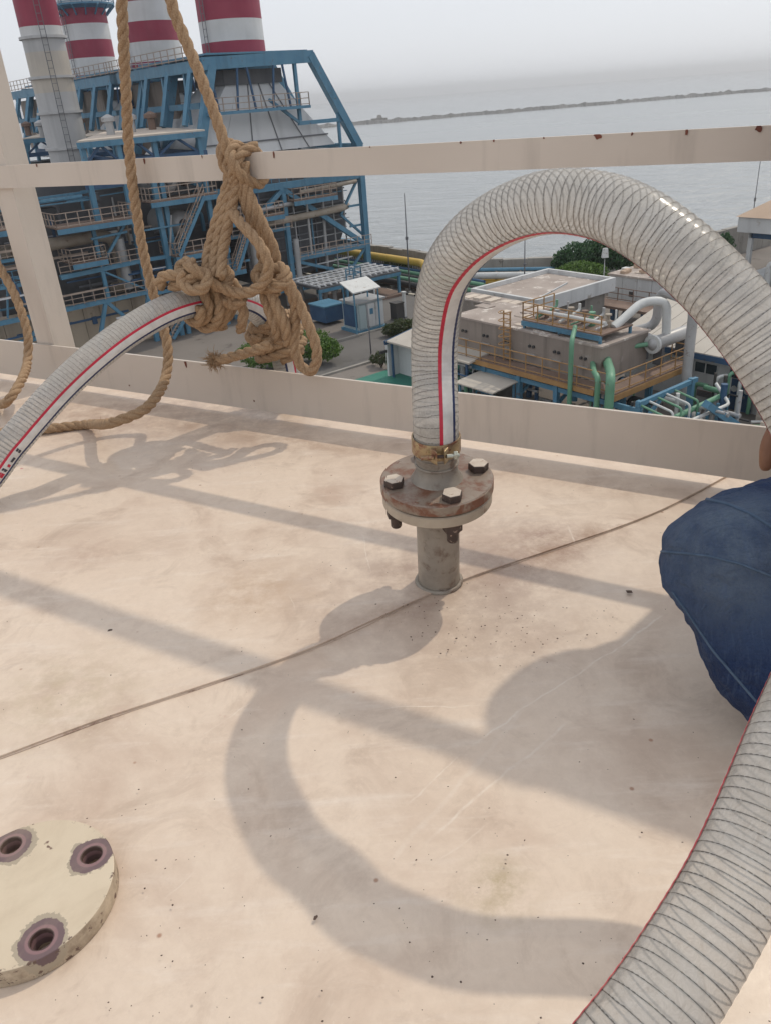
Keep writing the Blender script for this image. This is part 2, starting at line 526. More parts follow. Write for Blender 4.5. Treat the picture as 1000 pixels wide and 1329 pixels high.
class MB:
    def __init__(s):
        s.v, s.f = [], []
    def add(s, vs, fs):
        b = len(s.v)
        s.v += [tuple(p) for p in vs]
        s.f += [tuple(i + b for i in q) for q in fs]
        return s
    def hexa(s, c):     # eight corners: bottom four, top four
        return s.add(c, [(3, 2, 1, 0), (4, 5, 6, 7), (0, 1, 5, 4), (1, 2, 6, 5), (2, 3, 7, 6), (3, 0, 4, 7)])
    def ubox(s, u0, u1, v0, v1, h0, h1):
        return s.hexa([P(u0, v0, h0), P(u1, v0, h0), P(u1, v1, h0), P(u0, v1, h0), P(u0, v0, h1), P(u1, v0, h1), P(u1, v1, h1), P(u0, v1, h1)])
    def bar(s, a, b, w, h=None, up=Vector((0, 0, 1))):
        a, b = Vector(a), Vector(b)
        h = h or w
        d = (b - a).normalized()
        if abs(d.dot(up)) > .95:
            up = EV.copy()
        x = d.cross(up).normalized()
        y = x.cross(d).normalized()
        c = []
        for q in (a, b):
            c += [q - x * w / 2 - y * h / 2, q + x * w / 2 - y * h / 2, q + x * w / 2 + y * h / 2, q - x * w / 2 + y * h / 2]
        return s.hexa(c)
    def tube(s, pts, r, n=8, caps=True, closed=False):
        pts = [Vector(p) for p in pts]
        fr = frames(pts)
        rs = r if isinstance(r, (list, tuple)) else [r] * len(pts)
        vs, fs = [], []
        for p, (t, a, b), q in zip(pts, fr, rs):
            for k in range(n):
                th = 2 * pi * k / n
                vs.append(p + (a * cos(th) + b * sin(th)) * q)
        for i in range(len(pts) - 1):
            for k in range(n):
                k2 = (k + 1) % n
                fs.append((i * n + k, i * n + k2, (i + 1) * n + k2, (i + 1) * n + k))
        if caps:
            fs.append(tuple(range(n - 1, -1, -1)))
            fs.append(tuple(range((len(pts) - 1) * n, len(pts) * n)))
        return s.add(vs, fs)
    def lathe(s, prof, o, ax=Vector((0, 0, 1)), n=48):      # prof: (radius, height)
        ax = Vector(ax).normalized()
        a = ax.orthogonal().normalized()
        b = ax.cross(a)
        vs, fs = [], []
        for r, h in prof:
            for k in range(n):
                th = 2 * pi * k / n
                vs.append(Vector(o) + ax * h + (a * cos(th) + b * sin(th)) * r)
        for i in range(len(prof) - 1):
            for k in range(n):
                k2 = (k + 1) % n
                fs.append((i * n + k, i * n + k2, (i + 1) * n + k2, (i + 1) * n + k))
        if prof[0][0] > 1e-6: fs.append(tuple(range(n - 1, -1, -1)))
        if prof[-1][0] > 1e-6: fs.append(tuple(range((len(prof) - 1) * n, len(prof) * n)))
        return s.add(vs, fs)
    def prism(s, pts, d):                                   # polygon pushed along d
        n = len(pts)
        pts = [Vector(p) for p in pts]
        vs = pts + [p + Vector(d) for p in pts]
        fs = [tuple(range(n - 1, -1, -1)), tuple(range(n, 2 * n))]
        fs += [(i, (i + 1) % n, n + (i + 1) % n, n + i) for i in range(n)]
        return s.add(vs, fs)
    def build(s, name, mat, parent=None, smooth=False, bevel=0, seg=2):
        me = bpy.data.meshes.new(name)
        me.from_pydata(s.v, [], s.f)
        bm = bmesh.new()
        bm.from_mesh(me)
        bmesh.ops.recalc_face_normals(bm, faces=bm.faces)
        if bevel:
            es = [e for e in bm.edges if len(e.link_faces) == 2 and e.calc_face_angle(0) > .6]
            bmesh.ops.bevel(bm, geom=es, offset=bevel, segments=seg, affect='EDGES', profile=.6)
        bm.to_mesh(me)
        bm.free()
        me.materials.append(MT[mat] if isinstance(mat, str) else mat)
        if smooth:
            for p in me.polygons: p.use_smooth = True
            if smooth is not True:
                me.set_sharp_from_angle(angle=smooth)
        o = bpy.data.objects.new(name, me)
        return link(o, parent)

def frames(pts, up=None):
    n = len(pts)
    ts = []
    for i in range(n):
        d = pts[min(i + 1, n - 1)] - pts[max(i - 1, 0)]
        ts.append(d.normalized() if d.length > 1e-9 else Vector((0, 0, 1)))
    a = up - ts[0] * up.dot(ts[0]) if up is not None else ts[0].orthogonal()
    a.normalize()
    out = []
    for t in ts:
        a = a - t * a.dot(t)
        if a.length < 1e-6: a = t.orthogonal()
        a.normalize()
        out.append((t, a.copy(), t.cross(a)))
    return out
def spline(pts, step):
    """Catmull-Rom through pts, resampled evenly"""
    pts = [Vector(p) for p in pts]
    q = [pts[0] * 2 - pts[1]] + pts + [pts[-1] * 2 - pts[-2]]
    raw = []
    for i in range(1, len(q) - 2):
        p0, p1, p2, p3 = q[i - 1:i + 3]
        t1 = (p1 - p0).length ** .5 + 1e-9
        t2 = t1 + (p2 - p1).length ** .5 + 1e-9
        t3 = t2 + (p3 - p2).length ** .5 + 1e-9
        for k in range(24):
            t = t1 + (t2 - t1) * k / 24
            a1 = p0 * ((t1 - t) / t1) + p1 * (t / t1)
            a2 = p1 * ((t2 - t) / (t2 - t1)) + p2 * ((t - t1) / (t2 - t1))
            a3 = p2 * ((t3 - t) / (t3 - t2)) + p3 * ((t - t2) / (t3 - t2))
            b1 = a1 * ((t2 - t) / t2) + a2 * (t / t2)
            b2 = a2 * ((t3 - t) / (t3 - t1)) + a3 * ((t - t1) / (t3 - t1))
            raw.append(b1 * ((t2 - t) / (t2 - t1)) + b2 * ((t - t1) / (t2 - t1)))
    raw.append(pts[-1])
    L = [0]
    for a, b in zip(raw, raw[1:]): L.append(L[-1] + (b - a).length)
    n = max(2, int(L[-1] / step))
    out, j = [], 0
    for i in range(n + 1):
        s = L[-1] * i / n
        while j < len(L) - 2 and L[j + 1] < s: j += 1
        f = (s - L[j]) / max(1e-9, L[j + 1] - L[j])
        out.append(raw[j].lerp(raw[j + 1], min(1, f)))
    return out

_unit = {}
def stick(name, a, b, w, h, mat, parent, up=Vector((0, 0, 1))):
    """a straight member: a shared unit box placed by its own matrix"""
    if mat not in _unit:
        m = MB()
        m.hexa([(-.5, -.5, 0), (.5, -.5, 0), (.5, .5, 0), (-.5, .5, 0), (-.5, -.5, 1), (.5, -.5, 1), (.5, .5, 1), (-.5, .5, 1)])
        me = bpy.data.meshes.new('member')
        me.from_pydata(m.v, [], m.f)
        me.materials.append(MT[mat])
        _unit[mat] = me
    a, b = Vector(a), Vector(b)
    d = b - a
    L = d.length
    d.normalize()
    if abs(d.dot(up)) > .95: up = EV.copy()
    x = d.cross(up).normalized()
    y = d.cross(x).normalized()
    o = bpy.data.objects.new(name, _unit[mat])
    mm = Matrix.Identity(4)
    for i in range(3):
        mm[i][0], mm[i][1], mm[i][2], mm[i][3] = x[i] * w, y[i] * h, d[i] * L, a[i]
    link(o, parent)
    o.matrix_basis = mm
    return o
def ubx(name, u0, u1, v0, v1, h0, h1, mat, parent=None, bevel=0):
    return MB().ubox(u0, u1, v0, v1, h0, h1).build(name, mat, parent, bevel=bevel)
def pipe(name, pts, r, mat, parent, n=10):
    """pipe with rounded elbows"""
    pts = [Vector(p) for p in pts]
    out = [pts[0]]
    for i in range(1, len(pts) - 1):
        a, b, c = pts[i - 1], pts[i], pts[i + 1]
        k = min(r * 3, (a - b).length * .45, (c - b).length * .45)
        p, q = b + (a - b).normalized() * k, b + (c - b).normalized() * k
        for j in range(6):
            t = j / 5
            out.append(p * (1 - t) ** 2 + b * 2 * t * (1 - t) + q * t * t)
    out.append(pts[-1])
    return MB().tube(out, r, n).build(name, mat, parent, smooth=1.0)
def railing_mb(pts, ht=1.05, gap=1.4, r=.035):
    m = MB()
    for a, b in zip(pts, pts[1:]):
        a, b = Vector(a), Vector(b)
        n = max(1, round((b - a).length / gap))
        for k in range(n + 1):
            p = a.lerp(b, k / n)
            m.bar(p, p + Vector((0, 0, ht)), r * 2)
        for z in (ht, ht * .55, .12):
            m.bar(a + Vector((0, 0, z)), b + Vector((0, 0, z)), r * 1.8)
    return m

BASE = gz(569, 753)
MT['deck'] = deck_mat()

# ================================================================== STRUCTURE
def ngon(name, pts, mat, parent=None, thick=0):
    m = MB()
    if thick:
        m.prism([Vector(p) - Vector((0, 0, thick)) for p in pts], (0, 0, thick))
    else:
        m.add(pts, [tuple(range(len(pts)))])
    return m.build(name, mat, parent)

# tank roof: two lapped plates, a weld bead on the lap, the shell below
roof = bpy.data.objects.new('tank_roof', None)
roof.location = RW(0, 0, 0)
COL.objects.link(roof)
tag(roof, 'pale cream painted steel tank roof with a lapped seam', None, None, 'structure')
seam = [gz(x, y) for x, y in ((-60, 1002), (0, 981), (130, 933), (260, 890), (400, 842), (480, 806), (540, 778), (600, 752), (720, 711), (800, 684), (860, 660), (915, 632), (955, 610))]
d0 = (seam[0] - seam[2]).normalized()
seam = [seam[0] + d0 * 3] + seam
d1 = (seam[-1] - seam[-2]).normalized()
seam.append(seam[-1] + d1 * .35)
seam = spline(seam, .02)
EDGE = 1.36
hi = [p for p in seam if RNOR.dot(p) < EDGE - .01]
far = hi + [RW(RTAN.dot(hi[-1]), EDGE, 0), RW(-6, EDGE, 0), RW(-6, RNOR.dot(hi[0]), 0)]
ngon('roof_plate', far, 'deck', roof, .0035)
ngon('roof_plate', [RW(-6, -5, -.0036), RW(6, -5, -.0036), RW(6, EDGE, -.0036), RW(-6, EDGE, -.0036)], 'deck', roof, .008)
wb = []
for i, p in enumerate(hi):
    n1 = noise.noise(p * 40) * .0012
    wb.append(p + Vector((n1, -.001 + n1, -.0032)))
MT['weld'] = metal_mat('rusty_weld', (.58, .46, .37), (.50, .38, .30), (.26, .16, .12), 18, .54, .66, .7, 0)
MB().tube(wb, [max(.0002, .0007 + .0013 * noise.noise(p * 9) + .0006 * noise.noise(p * 70)) for p in wb], 6).build('weld_bead', 'weld', roof, True)
ngon('tank_shell', [RW(-6, EDGE - .02, -.03), RW(6, EDGE - .02, -.03), RW(6, EDGE - .02, G), RW(-6, EDGE - .02, G)], 'cream', roof)

# sea, yard, sea wall, breakwater
SEA = G - 2.2
sea = ngon('sea', [(-6800, -300, SEA), (6800, -300, SEA), (6800, 6800, SEA), (-6800, 6800, SEA)], 'water')
tag(sea, 'calm grey sea with small ripples', None, None, 'structure')
shore = [(60.2, 240), (60.2, 61.0), (66.5, 53.2), (74, 50), (110, 48), (110, -60), (-120, -60), (-120, 240)]
tag(ngon('ground', [P(u, v, 0) for u, v in shore], 'yard'), 'worn concrete yard of the plant', None, None, 'structure')
tag(MB().prism([P(u, v, -.02) for u, v in shore], (0, 0, -2.4)).build('shore_bank', 'concrete'), None, None, None, 'structure')
# roads: a lane along the boiler house and one along the sea wall
tag(ngon('road', [P(*q, .012) for q in ((20, 49.5), (53.8, 49.5), (53.8, 56.3), (20, 56.3))], 'asphalt'), None, None, None, 'structure')
tag(ngon('road', [P(*q, .008) for q in ((45.5, 56.3), (53.8, 56.3), (53.8, 140), (46.5, 140), (46.5, 64))], 'asphalt'), None, None, None, 'structure')
tag(ngon('road', [P(*q, .010) for q in ((46.5, 46.6), (53.8, 46.6), (53.8, 49.5), (46.5, 49.5))], 'asphalt'), None, None, None, 'structure')
kerb = bpy.data.objects.new('kerb', None)
kerb.location = P(54, 60)
COL.objects.link(kerb)
tag(kerb, 'black and yellow painted kerb beside the pipe track', None, None, 'structure')
v = 47.0
i = 0
while v < 92:
    ubx('kerb_stone', 53.82, 54.12, v, v + .93, 0, .17, 'kerb_dark' if i % 2 else 'kerb_light', kerb)
    v += .95
    i += 1
kerb2 = MB()
kerb2.ubox(24, 44.6, 56.3, 56.55, 0, .16)
kerb2.ubox(24, 45.2, 49.2, 49.45, 0, .16)
tag(kerb2.build('kerb', 'concrete'), None, None, None, 'structure')

def sea_wall():
    t = thing('sea_wall', P(60, 62, 0), 'tall weathered concrete sea wall running along the shore', 'wall')
    path = [(60.0, 125), (60.0, 60.8), (66.3, 53.0), (74, 49.8), (96, 48.5)]
    for (a, b) in zip(path, path[1:]):
        pa, pb = Vector((*a, 0)), Vector((*b, 0))
        L = (pb - pa).length
        n = max(1, round(L / 2.4))
        for k in range(n):
            q0, q1 = pa.lerp(pb, (k + .01) / n), pa.lerp(pb, (k + .99) / n)
            A, B = P(q0.x, q0.y, 0), P(q1.x, q1.y, 0)
            w = (B - A).cross(Vector((0, 0, 1))).normalized() * .35
            j = random.uniform(-.06, .06)
            MB().prism([A - w, B - w, B + w, A + w], (0, 0, 3.0 + j)).build('wall_panel', 'concrete', t)
            m = MB().prism([A - w * 1.25, A + (B - A).normalized() * .25 - w * 1.25, A + (B - A).normalized() * .25 - w * 1.02, A - w * 1.02], (0, 0, 2.9))
            m.build('pilaster', 'concrete', t)
sea_wall()

bw = MB()
random.seed(3)
a, b = gz(380, 169, SEA), gz(1100, 109, SEA)
nn = 230
prof = []
for k in range(nn + 1):
    p = a.lerp(b, k / nn) + Vector((0, noise.noise(Vector((k * .07, 2, 0))) * 14, 0))
    hgt = 2.6 + 1.6 * noise.noise(Vector((k * .35, 0, 5))) + random.uniform(-.3, .5)
    hw = 7 + random.uniform(-1, 1)
    prof.append([p + Vector((0, -hw, -1)), p + Vector((0, -2.2, max(.8, hgt))), p + Vector((0, 2.2, max(.7, hgt - .2))), p + Vector((0, hw, -1))])
vs = [q for r in prof for q in r]
fs = []
for k in range(nn):
    for j in range(3):
        fs.append((k * 4 + j, k * 4 + j + 1, k * 4 + 5 + j, k * 4 + 4 + j))
bw.add(vs, fs)
tag(bw.build('breakwater', 'rock'), 'long low rock breakwater across the bay', None, None, 'structure')
hut = thing('harbour_hut', gz(492, 159, SEA), 'small low hut at the near end of the breakwater', 'hut')
hp = gz(492, 159, SEA) + Vector((0, 4, 0))
MB().hexa([hp + Vector(q) for q in ((-7, -2, 0), (7, -2, 0), (7, 2, 0), (-7, 2, 0), (-7, -2, 3.6), (7, -2, 3.6), (7, 2, 3.6), (-7, 2, 3.6))]).build('wall', 'concrete', hut)
MB().hexa([hp + Vector(q) for q in ((-2, -2.4, 3.6), (3, -2.4, 3.6), (3, 2.4, 3.6), (-2, 2.4, 3.6), (-1, -1, 6), (2, -1, 6), (2, 1, 6), (-1, 1, 6))]).build('roof', 'concrete', hut)

# ================================================================== NEAR OBJECTS
# ---- railing
def railing():
    t = thing('railing', RW(0, RD, 0), 'cream painted flat-bar guard rail with toe board round the tank roof', 'railing')
    def zat(x, y):
        p = rp(x, y)
        return RTAN.dot(p), p.z
    (ta, za), (tb, zb) = zat(130, 208), zat(1000, 162)
    (tc, zc), (td, zd) = zat(60, 242), zat(1000, 208)
    top = lambda s: za + (zb - za) * (s - ta) / (tb - ta)
    bot = lambda s: zc + (zd - zc) * (s - tc) / (td - tc)
    def flatbar(name, z0, z1, d0, d1, s0=-4.2, s1=3.2, n=60):
        vs, fs = [], []
        for k in range(n + 1):
            s = s0 + (s1 - s0) * k / n
            wob = .0012 * noise.noise(Vector((s * 2.3, z0(s) * 3, 0)))
            for d, z in ((d0 + wob, z0(s)), (d1 + wob, z0(s)), (d1 + wob, z1(s)), (d0 + wob, z1(s))):
                vs.append(RW(s, d, z))
        for k in range(n):
            for j in range(4):
                fs.append((k * 4 + j, k * 4 + (j + 1) % 4, k * 4 + 4 + (j + 1) % 4, k * 4 + 4 + j))
        fs += [(0, 1, 2, 3), (n * 4, n * 4 + 1, n * 4 + 2, n * 4 + 3)]
        return MB().add(vs, fs).build(name, 'cream', t)
    mid = flatbar('mid_rail', bot, top, RD - .004, RD + .004)
    flatbar('top_rail', lambda s: bot(s) + .455, lambda s: top(s) + .465, RD - .004, RD + .004)
    toe = flatbar('toe_board', lambda s: .014, lambda s: .107 + .003 * noise.noise(Vector((s, 0, 0))), RD - .004, RD + .002)
    # angle posts, leg outwards
    s_post = RTAN.dot(rp(40, 330, -.01)) + .004
    for k, s in enumerate((s_post - 1.45, s_post, s_post + 1.73, s_post + 3.2)):
        m = MB()
        w, th = .062, .007
        prof = [(0, 0), (-w, 0), (-w, th), (-th, th), (-th, w), (0, w)]
        m.prism([RW(s + a, RD + .0045 + b, -.004) for a, b in prof], (0, 0, 1.02))
        m.build('post', 'cream', t, bevel=.0015)
    # rust chips along the upper edge of the mid rail and toe board
    random.seed(11)
    for (x, y, w, h) in ((48, 216, 4, 5), (188, 210, 4, 9), (355, 196, 3, 9), (597 - 0, 174, 3, 3), (775, 175, 9, 5), (820, 171, 3, 3), (891, 167, 4, 6), (985, 162, 7, 6), (640, 182, 3, 3), (705, 179, 2, 2), (480, 189, 2, 2), (262, 201, 2, 5)):
        p0 = rp(x, y, .0046)
        s = RTAN.dot(p0)
        sx, sz = w * .0007, h * .0009
        zc_ = top(s) - sz * .5
        vs = [RW(s, RD - .0052, zc_)]
        n = 11
        for k in range(n):
            th = 2 * pi * k / n
            r = random.uniform(.6, 1.15)
            vs.append(RW(s + cos(th) * sx * r, RD - .0049, min(zc_ + sin(th) * sz * r, top(s) + .0003)))
        MB().add(vs, [(0, 1 + k, 1 + (k + 1) % n) for k in range(n)]).build('rust_chip', 'chip', mid)
    for (x, y, w, h) in ((241, 472, 3, 11), (330, 520, 2, 2), (168, 500, 2, 2)):
        p0 = rp(x, y, .0046)
        s = RTAN.dot(p0)
        vs = [p0]
        n = 9
        for k in range(n):
            th = 2 * pi * k / n
            r = random.uniform(.6, 1.15)
            vs.append(RW(s + cos(th) * w * .0012 * r, RD - .0049, min(.106, p0.z + sin(th) * h * .0012 * r)))
        MB().add(vs, [(0, 1 + k, 1 + (k + 1) % n) for k in range(n)]).build('rust_chip', 'chip', toe)
railing()

# ---- nozzle with bolted flanges
TOPAX = at(565, 562, .985)
AX = (TOPAX - BASE).normalized()
BX = (RT - AX * RT.dot(AX)).normalized()
BY = AX.cross(BX)
def nz(r, a, h):
    return BASE + AX * h + (BX * cos(a) + BY * sin(a)) * r
def ring_mb(ri, ro, h0, h1, bev=.0015, n=72):
    m = MB()
    prof = [(ri, h0), (ro - bev, h0), (ro, h0 + bev), (ro, h1 - bev), (ro - bev, h1), (ri, h1), (ri, h0)]
    vs, fs = [], []
    for r, h in prof:
        for k in range(n):
            vs.append(nz(r, 2 * pi * k / n, h))
    for i in range(len(prof) - 1):
        for k in range(n):
            fs.append((i * n + k, i * n + (k + 1) % n, (i + 1) * n + (k + 1) % n, (i + 1) * n + k))
    return m.add(vs, fs)
def hexmb(c, r, h, ax, rot=0):
    ax = Vector(ax)
    a = BX * cos(rot) + BY * sin(rot)
    b = ax.cross(a)
    pts = [Vector(c) + (a * cos(k * pi / 3) + b * sin(k * pi / 3)) * r for k in range(6)]
    return MB().prism(pts, ax * h)
def nozzle():
    t = thing('flanged_nozzle', BASE, 'short grey pipe stub with bolted rusty flanges standing on the roof seam', 'pipe nozzle')
    MB().lathe([(.0283, -.003), (.0283, .14)], BASE, AX, 48).build('pipe', 'pipe_steel', t, smooth=.8)
    vs = []
    m = MB()
    n, k2 = 60, 8
    for i in range(n):
        th = 2 * pi * i / n
        c = nz(.0298, th, .0005)
        rr = .0034 + .0010 * noise.noise(Vector((i * .4, 3, 0)))
        for j in range(k2):
            ph = 2 * pi * j / k2
            vs.append(c + (BX * cos(th) + BY * sin(th)) * cos(ph) * rr + AX * sin(ph) * rr)
    fs = [(i * k2 + j, i * k2 + (j + 1) % k2, ((i + 1) % n) * k2 + (j + 1) % k2, ((i + 1) % n) * k2 + j) for i in range(n) for j in range(k2)]
    m.add(vs, fs).build('weld_bead', 'pipe_steel', t, True)
    ring_mb(.028, .0706, .1325, .1475).build('lower_flange', 'flange_low', t, smooth=.6)
    ring_mb(.030, .066, .1475, .1497, .0004).build('gasket', 'gasket', t, smooth=.6)
    up = ring_mb(.020, .0716, .1497, .1650).build('upper_flange', 'flange_grey', t, smooth=.6)
    ring_mb(.0714, .0722, .1512, .1636, .0002).build('rim', 'flange_rim', up, smooth=.6)
    # concave hub up to the hose tail
    prof = [(.0335, .1648), (.0305, .169), (.0275, .175), (.0258, .182), (.0256, .188), (.0264, .194), (.0275, .199), (.026, .2), (.026, .228)]
    MB().lathe(prof, BASE, AX, 48).build('hub', 'pipe_steel', t, smooth=.7)
    hb = MB()
    hb.lathe([(.0276, .1855), (.0283, .187), (.0276, .1885)], BASE, AX, 48)
    hb.build('hub_ridge', 'pipe_steel', t, smooth=.7)
    for k in range(4):
        th = radians(-74 + 90 * k)
        c = nz(.0565, th, 0)
        hd = hexmb(c + AX * .1652, .0133, .0092, AX, .3 + k * .7).build('bolt', 'bolt', t, bevel=.0012)
        hexmb(c + AX * .1744, .0122, .0007, AX, .3 + k * .7).build('painted_top', 'bolt_cap', hd, bevel=.0003)
        nt_ = hexmb(c + AX * .1195, .0128, .0128, AX, .9 + k).build('nut', 'bolt', t, bevel=.001)
        MB().lathe([(.0001, .103), (.0062, .103), (.0072, .105), (.0072, .1195)], c, AX, 20).build('bolt_end', 'bolt', nt_, smooth=.6)
    return t
nozzle()

# ---- hoses
HR = .028
PITCHW = .0078
def offs(p, fr, th, r):
    t, a, b = fr
    return p + (a * cos(th) + b * sin(th)) * r
def make_hose(name, pts, label, stripe0, up, marks=None, group=None, base=None, turn=None):
    path = spline(pts, .00165)
    fr = frames(path, up)
    step = sum((b - a).length for a, b in zip(path, path[1:])) / (len(path) - 1)
    t = thing(name, base or path[0], label, 'hose', group)
    n = 48
    def tw(i):                                         # how far the stripe has wound round by ring i
        if not turn: return 0
        f = min(1, max(0, (i / len(path) - turn[0]) / (turn[1] - turn[0])))
        return turn[2] * f * f * (3 - 2 * f)
    def rad(i, th):
        return HR * (1 + .004 * cos(2 * pi * i * step / PITCHW - th))
    vs = [offs(path[i], fr[i], 2 * pi * k / n, rad(i, 2 * pi * k / n)) for i in range(len(path)) for k in range(n)]
    fs = [(i * n + k, i * n + (k + 1) % n, (i + 1) * n + (k + 1) % n, (i + 1) * n + k) for i in range(len(path) - 1) for k in range(n)]
    MB().add(vs, fs).build('wall', 'hose', t, True)
    # steel wire helix inside the wall
    L = step * (len(path) - 1)
    turns = L / PITCHW
    seg = 40
    hp = []
    for q in range(int(turns * seg)):
        th = 2 * pi * q / seg
        s = q / seg * PITCHW / step
        i = min(int(s), len(path) - 2)
        f = s - i
        p = path[i].lerp(path[i + 1], f)
        hp.append(offs(p, fr[i], th, HR * .984))
    MB().tube(hp, .0007, 6, False).build('wire_helix', 'wire', t, True)
    for nm, a0, a1, mat, lab in (('stripe', 0, 9, 'st_red', 'red stripe'), ('stripe', 9, 38, 'st_white', 'white stripe'), ('stripe', 38, 47, 'st_navy', 'navy stripe')):
        m = MB()
        kk = 5
        vs = []
        for i in range(len(path)):
            for k in range(kk):
                th = radians(stripe0 + a0 + (a1 - a0) * k / (kk - 1)) + tw(i)
                vs.append(offs(path[i], fr[i], th, rad(i, th) + .0005))
        fs = [(i * kk + k, i * kk + k + 1, (i + 1) * kk + k + 1, (i + 1) * kk + k) for i in range(len(path) - 1) for k in range(kk - 1)]
        o = m.add(vs, fs).build(nm, mat, t, True)
        o['label'] = lab
    if marks:
        md, mr = MB(), MB()
        random.seed(5)
        s = marks[0]
        while s < marks[1]:
            w = random.choice((.004, .006, .009))
            tgt = md if random.random() < .55 else mr
            i0, i1 = int(s / step), int((s + w) / step)
            for (b0, b1) in ((14, 21), (22, 32)):
                if random.random() < .75:
                    q = []
                    for i, an in ((i0, b0), (i0, b1), (i1, b1), (i1, b0)):
                        th = radians(stripe0 + an + random.uniform(-2, 2))
                        q.append(offs(path[i], fr[i], th, rad(i, th) + .0011))
                    tgt.add(q, [(0, 1, 2, 3)])
            s += w + random.choice((.003, .005, .012))
        md.build('print', 'print', t)
        mr.build('print', 'st_red', t)
    return t, path, fr

P1 = [BASE + AX * h for h in (.207, .225, .25)] + [at(*q) for q in ((563, 480, .972), (564, 430, .95), (575, 364, .89), (592, 331, .85), (622, 300, .81), (668, 274, .77), (722, 261, .73),
      (782, 268, .70), (830, 289, .67), (871, 318, .655), (915, 357, .64), (956, 402, .63), (1005, 470, .625), (1050, 550, .62), (1080, 640, .61), (1090, 730, .59), (1075, 840, .56), (1030, 960, .52),
      (953, 1145, .48), (886, 1260, .458), (840, 1329, .445), (778, 1410, .435))] + [Vector((-.06, .10, .085)), Vector((-.30, -.02, .04)), Vector((-.7, -.12, .03)), Vector((-1.2, -.1, .03))]
# the stripe leaves the stub facing us and lies on the left flank of the falling end
_pp = spline(P1, .00165)
_ff = frames(_pp, -FW + RT * .06)
_i0, _i1 = min(range(len(_pp)), key=lambda i: (_pp[i] - P1[15]).length), min(range(len(_pp)), key=lambda i: (_pp[i] - P1[21]).length)
_d = (-RT * .93 - FW * .42 - UP * .3)
_t, _a, _b = _ff[_i1]
_w = (math.atan2(_d.dot(_b), _d.dot(_a)) + pi) % (2 * pi) - pi
hose1, path1, fr1 = make_hose('wire_hose', P1, 'clear wire-reinforced hose arching over from the flanged pipe stub', 0, -FW + RT * .06, base=BASE + AX * .2, turn=(_i0 / len(_pp), _i1 / len(_pp), _w + .42))
P2 = [RW(-2.4, .35, .028), RW(-1.75, .55, .03), at(-60, 655, 1.405), at(17, 574, 1.41), at(41, 546, 1.42), at(78, 505, 1.44), at(122, 464, 1.46), at(169, 429, 1.5), at(216, 403, 1.53), at(258, 391, 1.575),
      at(298, 388, 1.625), at(332, 400, 1.68), at(354, 426, 1.72), at(370, 468, 1.75), at(377, 520, 1.78), at(380, 600, 1.83), at(381, 760, 1.95), at(381, 1100, 2.3)]
hose2, path2, fr2 = make_hose('wire_hose', P2, 'clear wire-reinforced hose slung under the mid rail by the knotted rope', 40, -FW + UP * .05, marks=(1.02, 1.30))

# ---- hose clamp
def clamp():
    c0 = BASE + AX * .203
    t = thing('hose_clamp', c0, 'brassy zinc bolted hose clamp round the hose end above the flange', 'hose clamp')
    def band(r0, r1, h0, h1):
        return MB().lathe([(r0, h0), (r1, h0), (r1 + .0004, h0 + .001), (r1 + .0004, h1 - .001), (r1, h1), (r0, h1), (r0, h0)], BASE, AX, 56)
    band(.0288, .0302, .2045, .2255).build('band', 'zinc', t, smooth=.6)
    fa = math.atan2(-FW.dot(BY), -FW.dot(BX)) + .04
    d = BX * cos(fa) + BY * sin(fa)
    sd_ = AX.cross(d)
    for s in (-1, 1):
        a = BASE + AX * .2055 + d * .0300 + sd_ * s * .0042
        m = MB()
        vs = [a, a + sd_ * s * .007, a + sd_ * s * .007 + d * .002, a + d * .0135]
        m.prism(vs, AX * .0185)
        lug = m.build('lug', 'zinc', t, bevel=.0012)
        m = MB().tube([a + AX * .0095 + d * .0075 + sd_ * s * .004, a + AX * .0095 + d * .0075 + sd_ * s * .019], .0030 if s < 0 else .0026, 14)
        m.build('screw', 'zinc' if s < 0 else 'zinc_bolt', t, smooth=.7)
    m = MB().tube([BASE + AX * .215 + d * .0375 + sd_ * -.006, BASE + AX * .215 + d * .0375 + sd_ * .006], .0022, 12)
    m.build('screw', 'bolt', t, smooth=.7)
    c = BASE + AX * .215 + d * .0372 + sd_ * .0165
    a2 = sd_
    pts = [c + (AX * cos(k * pi / 3) + d * sin(k * pi / 3)) * .0058 for k in range(6)]
    MB().prism(pts, a2 * .005).build('nut', 'zinc_bolt', t, bevel=.0007)
clamp()

# ---- ropes
RR = .0104
def strands(m, pts, r=RR, twist=6.2, ph=0):
    path = spline(pts, .0035)
    fr = frames(path)
    step = .0035
    for s in range(3):
        q = []
        for i, p in enumerate(path):
            th = ph + 2 * pi * (i * step / (r * twist)) + s * 2 * pi / 3
            w = 1 + .06 * noise.noise(p * 60)
            q.append(offs(p, fr[i], th, r * .46 * w))
        m.tube(q, r * .60, 7)
    return path
def fuzz(m, path, r, n, ln=.012, wd=.00035):
    for _ in range(n):
        i = random.randrange(1, len(path) - 1)
        p = path[i]
        t = (path[i + 1] - path[i - 1]).normalized()
        a = Vector([random.gauss(0, 1) for _ in range(3)])
        a = (a - t * a.dot(t) * .4).normalized()
        q = p + a * r * .9
        L = ln * random.uniform(.4, 1.2)
        e = q + (a * .7 + t * random.uniform(-1.2, 1.2)).normalized() * L
        s = a.cross(t).normalized() * wd
        m.add([q - s, q + s, e], [(0, 1, 2)])
def coil(path, fr, i0, i1, turns, r, ph=0, wob=.002):
    out = []
    n = int(turns * 16)
    for k in range(n + 1):
        f = k / n
        i = int(i0 + (i1 - i0) * f)
        th = ph + 2 * pi * turns * f
        rr = r + wob * noise.noise(Vector((k * .3, ph, 1)))
        out.append(offs(path[i], fr[i], th, rr))
    return out
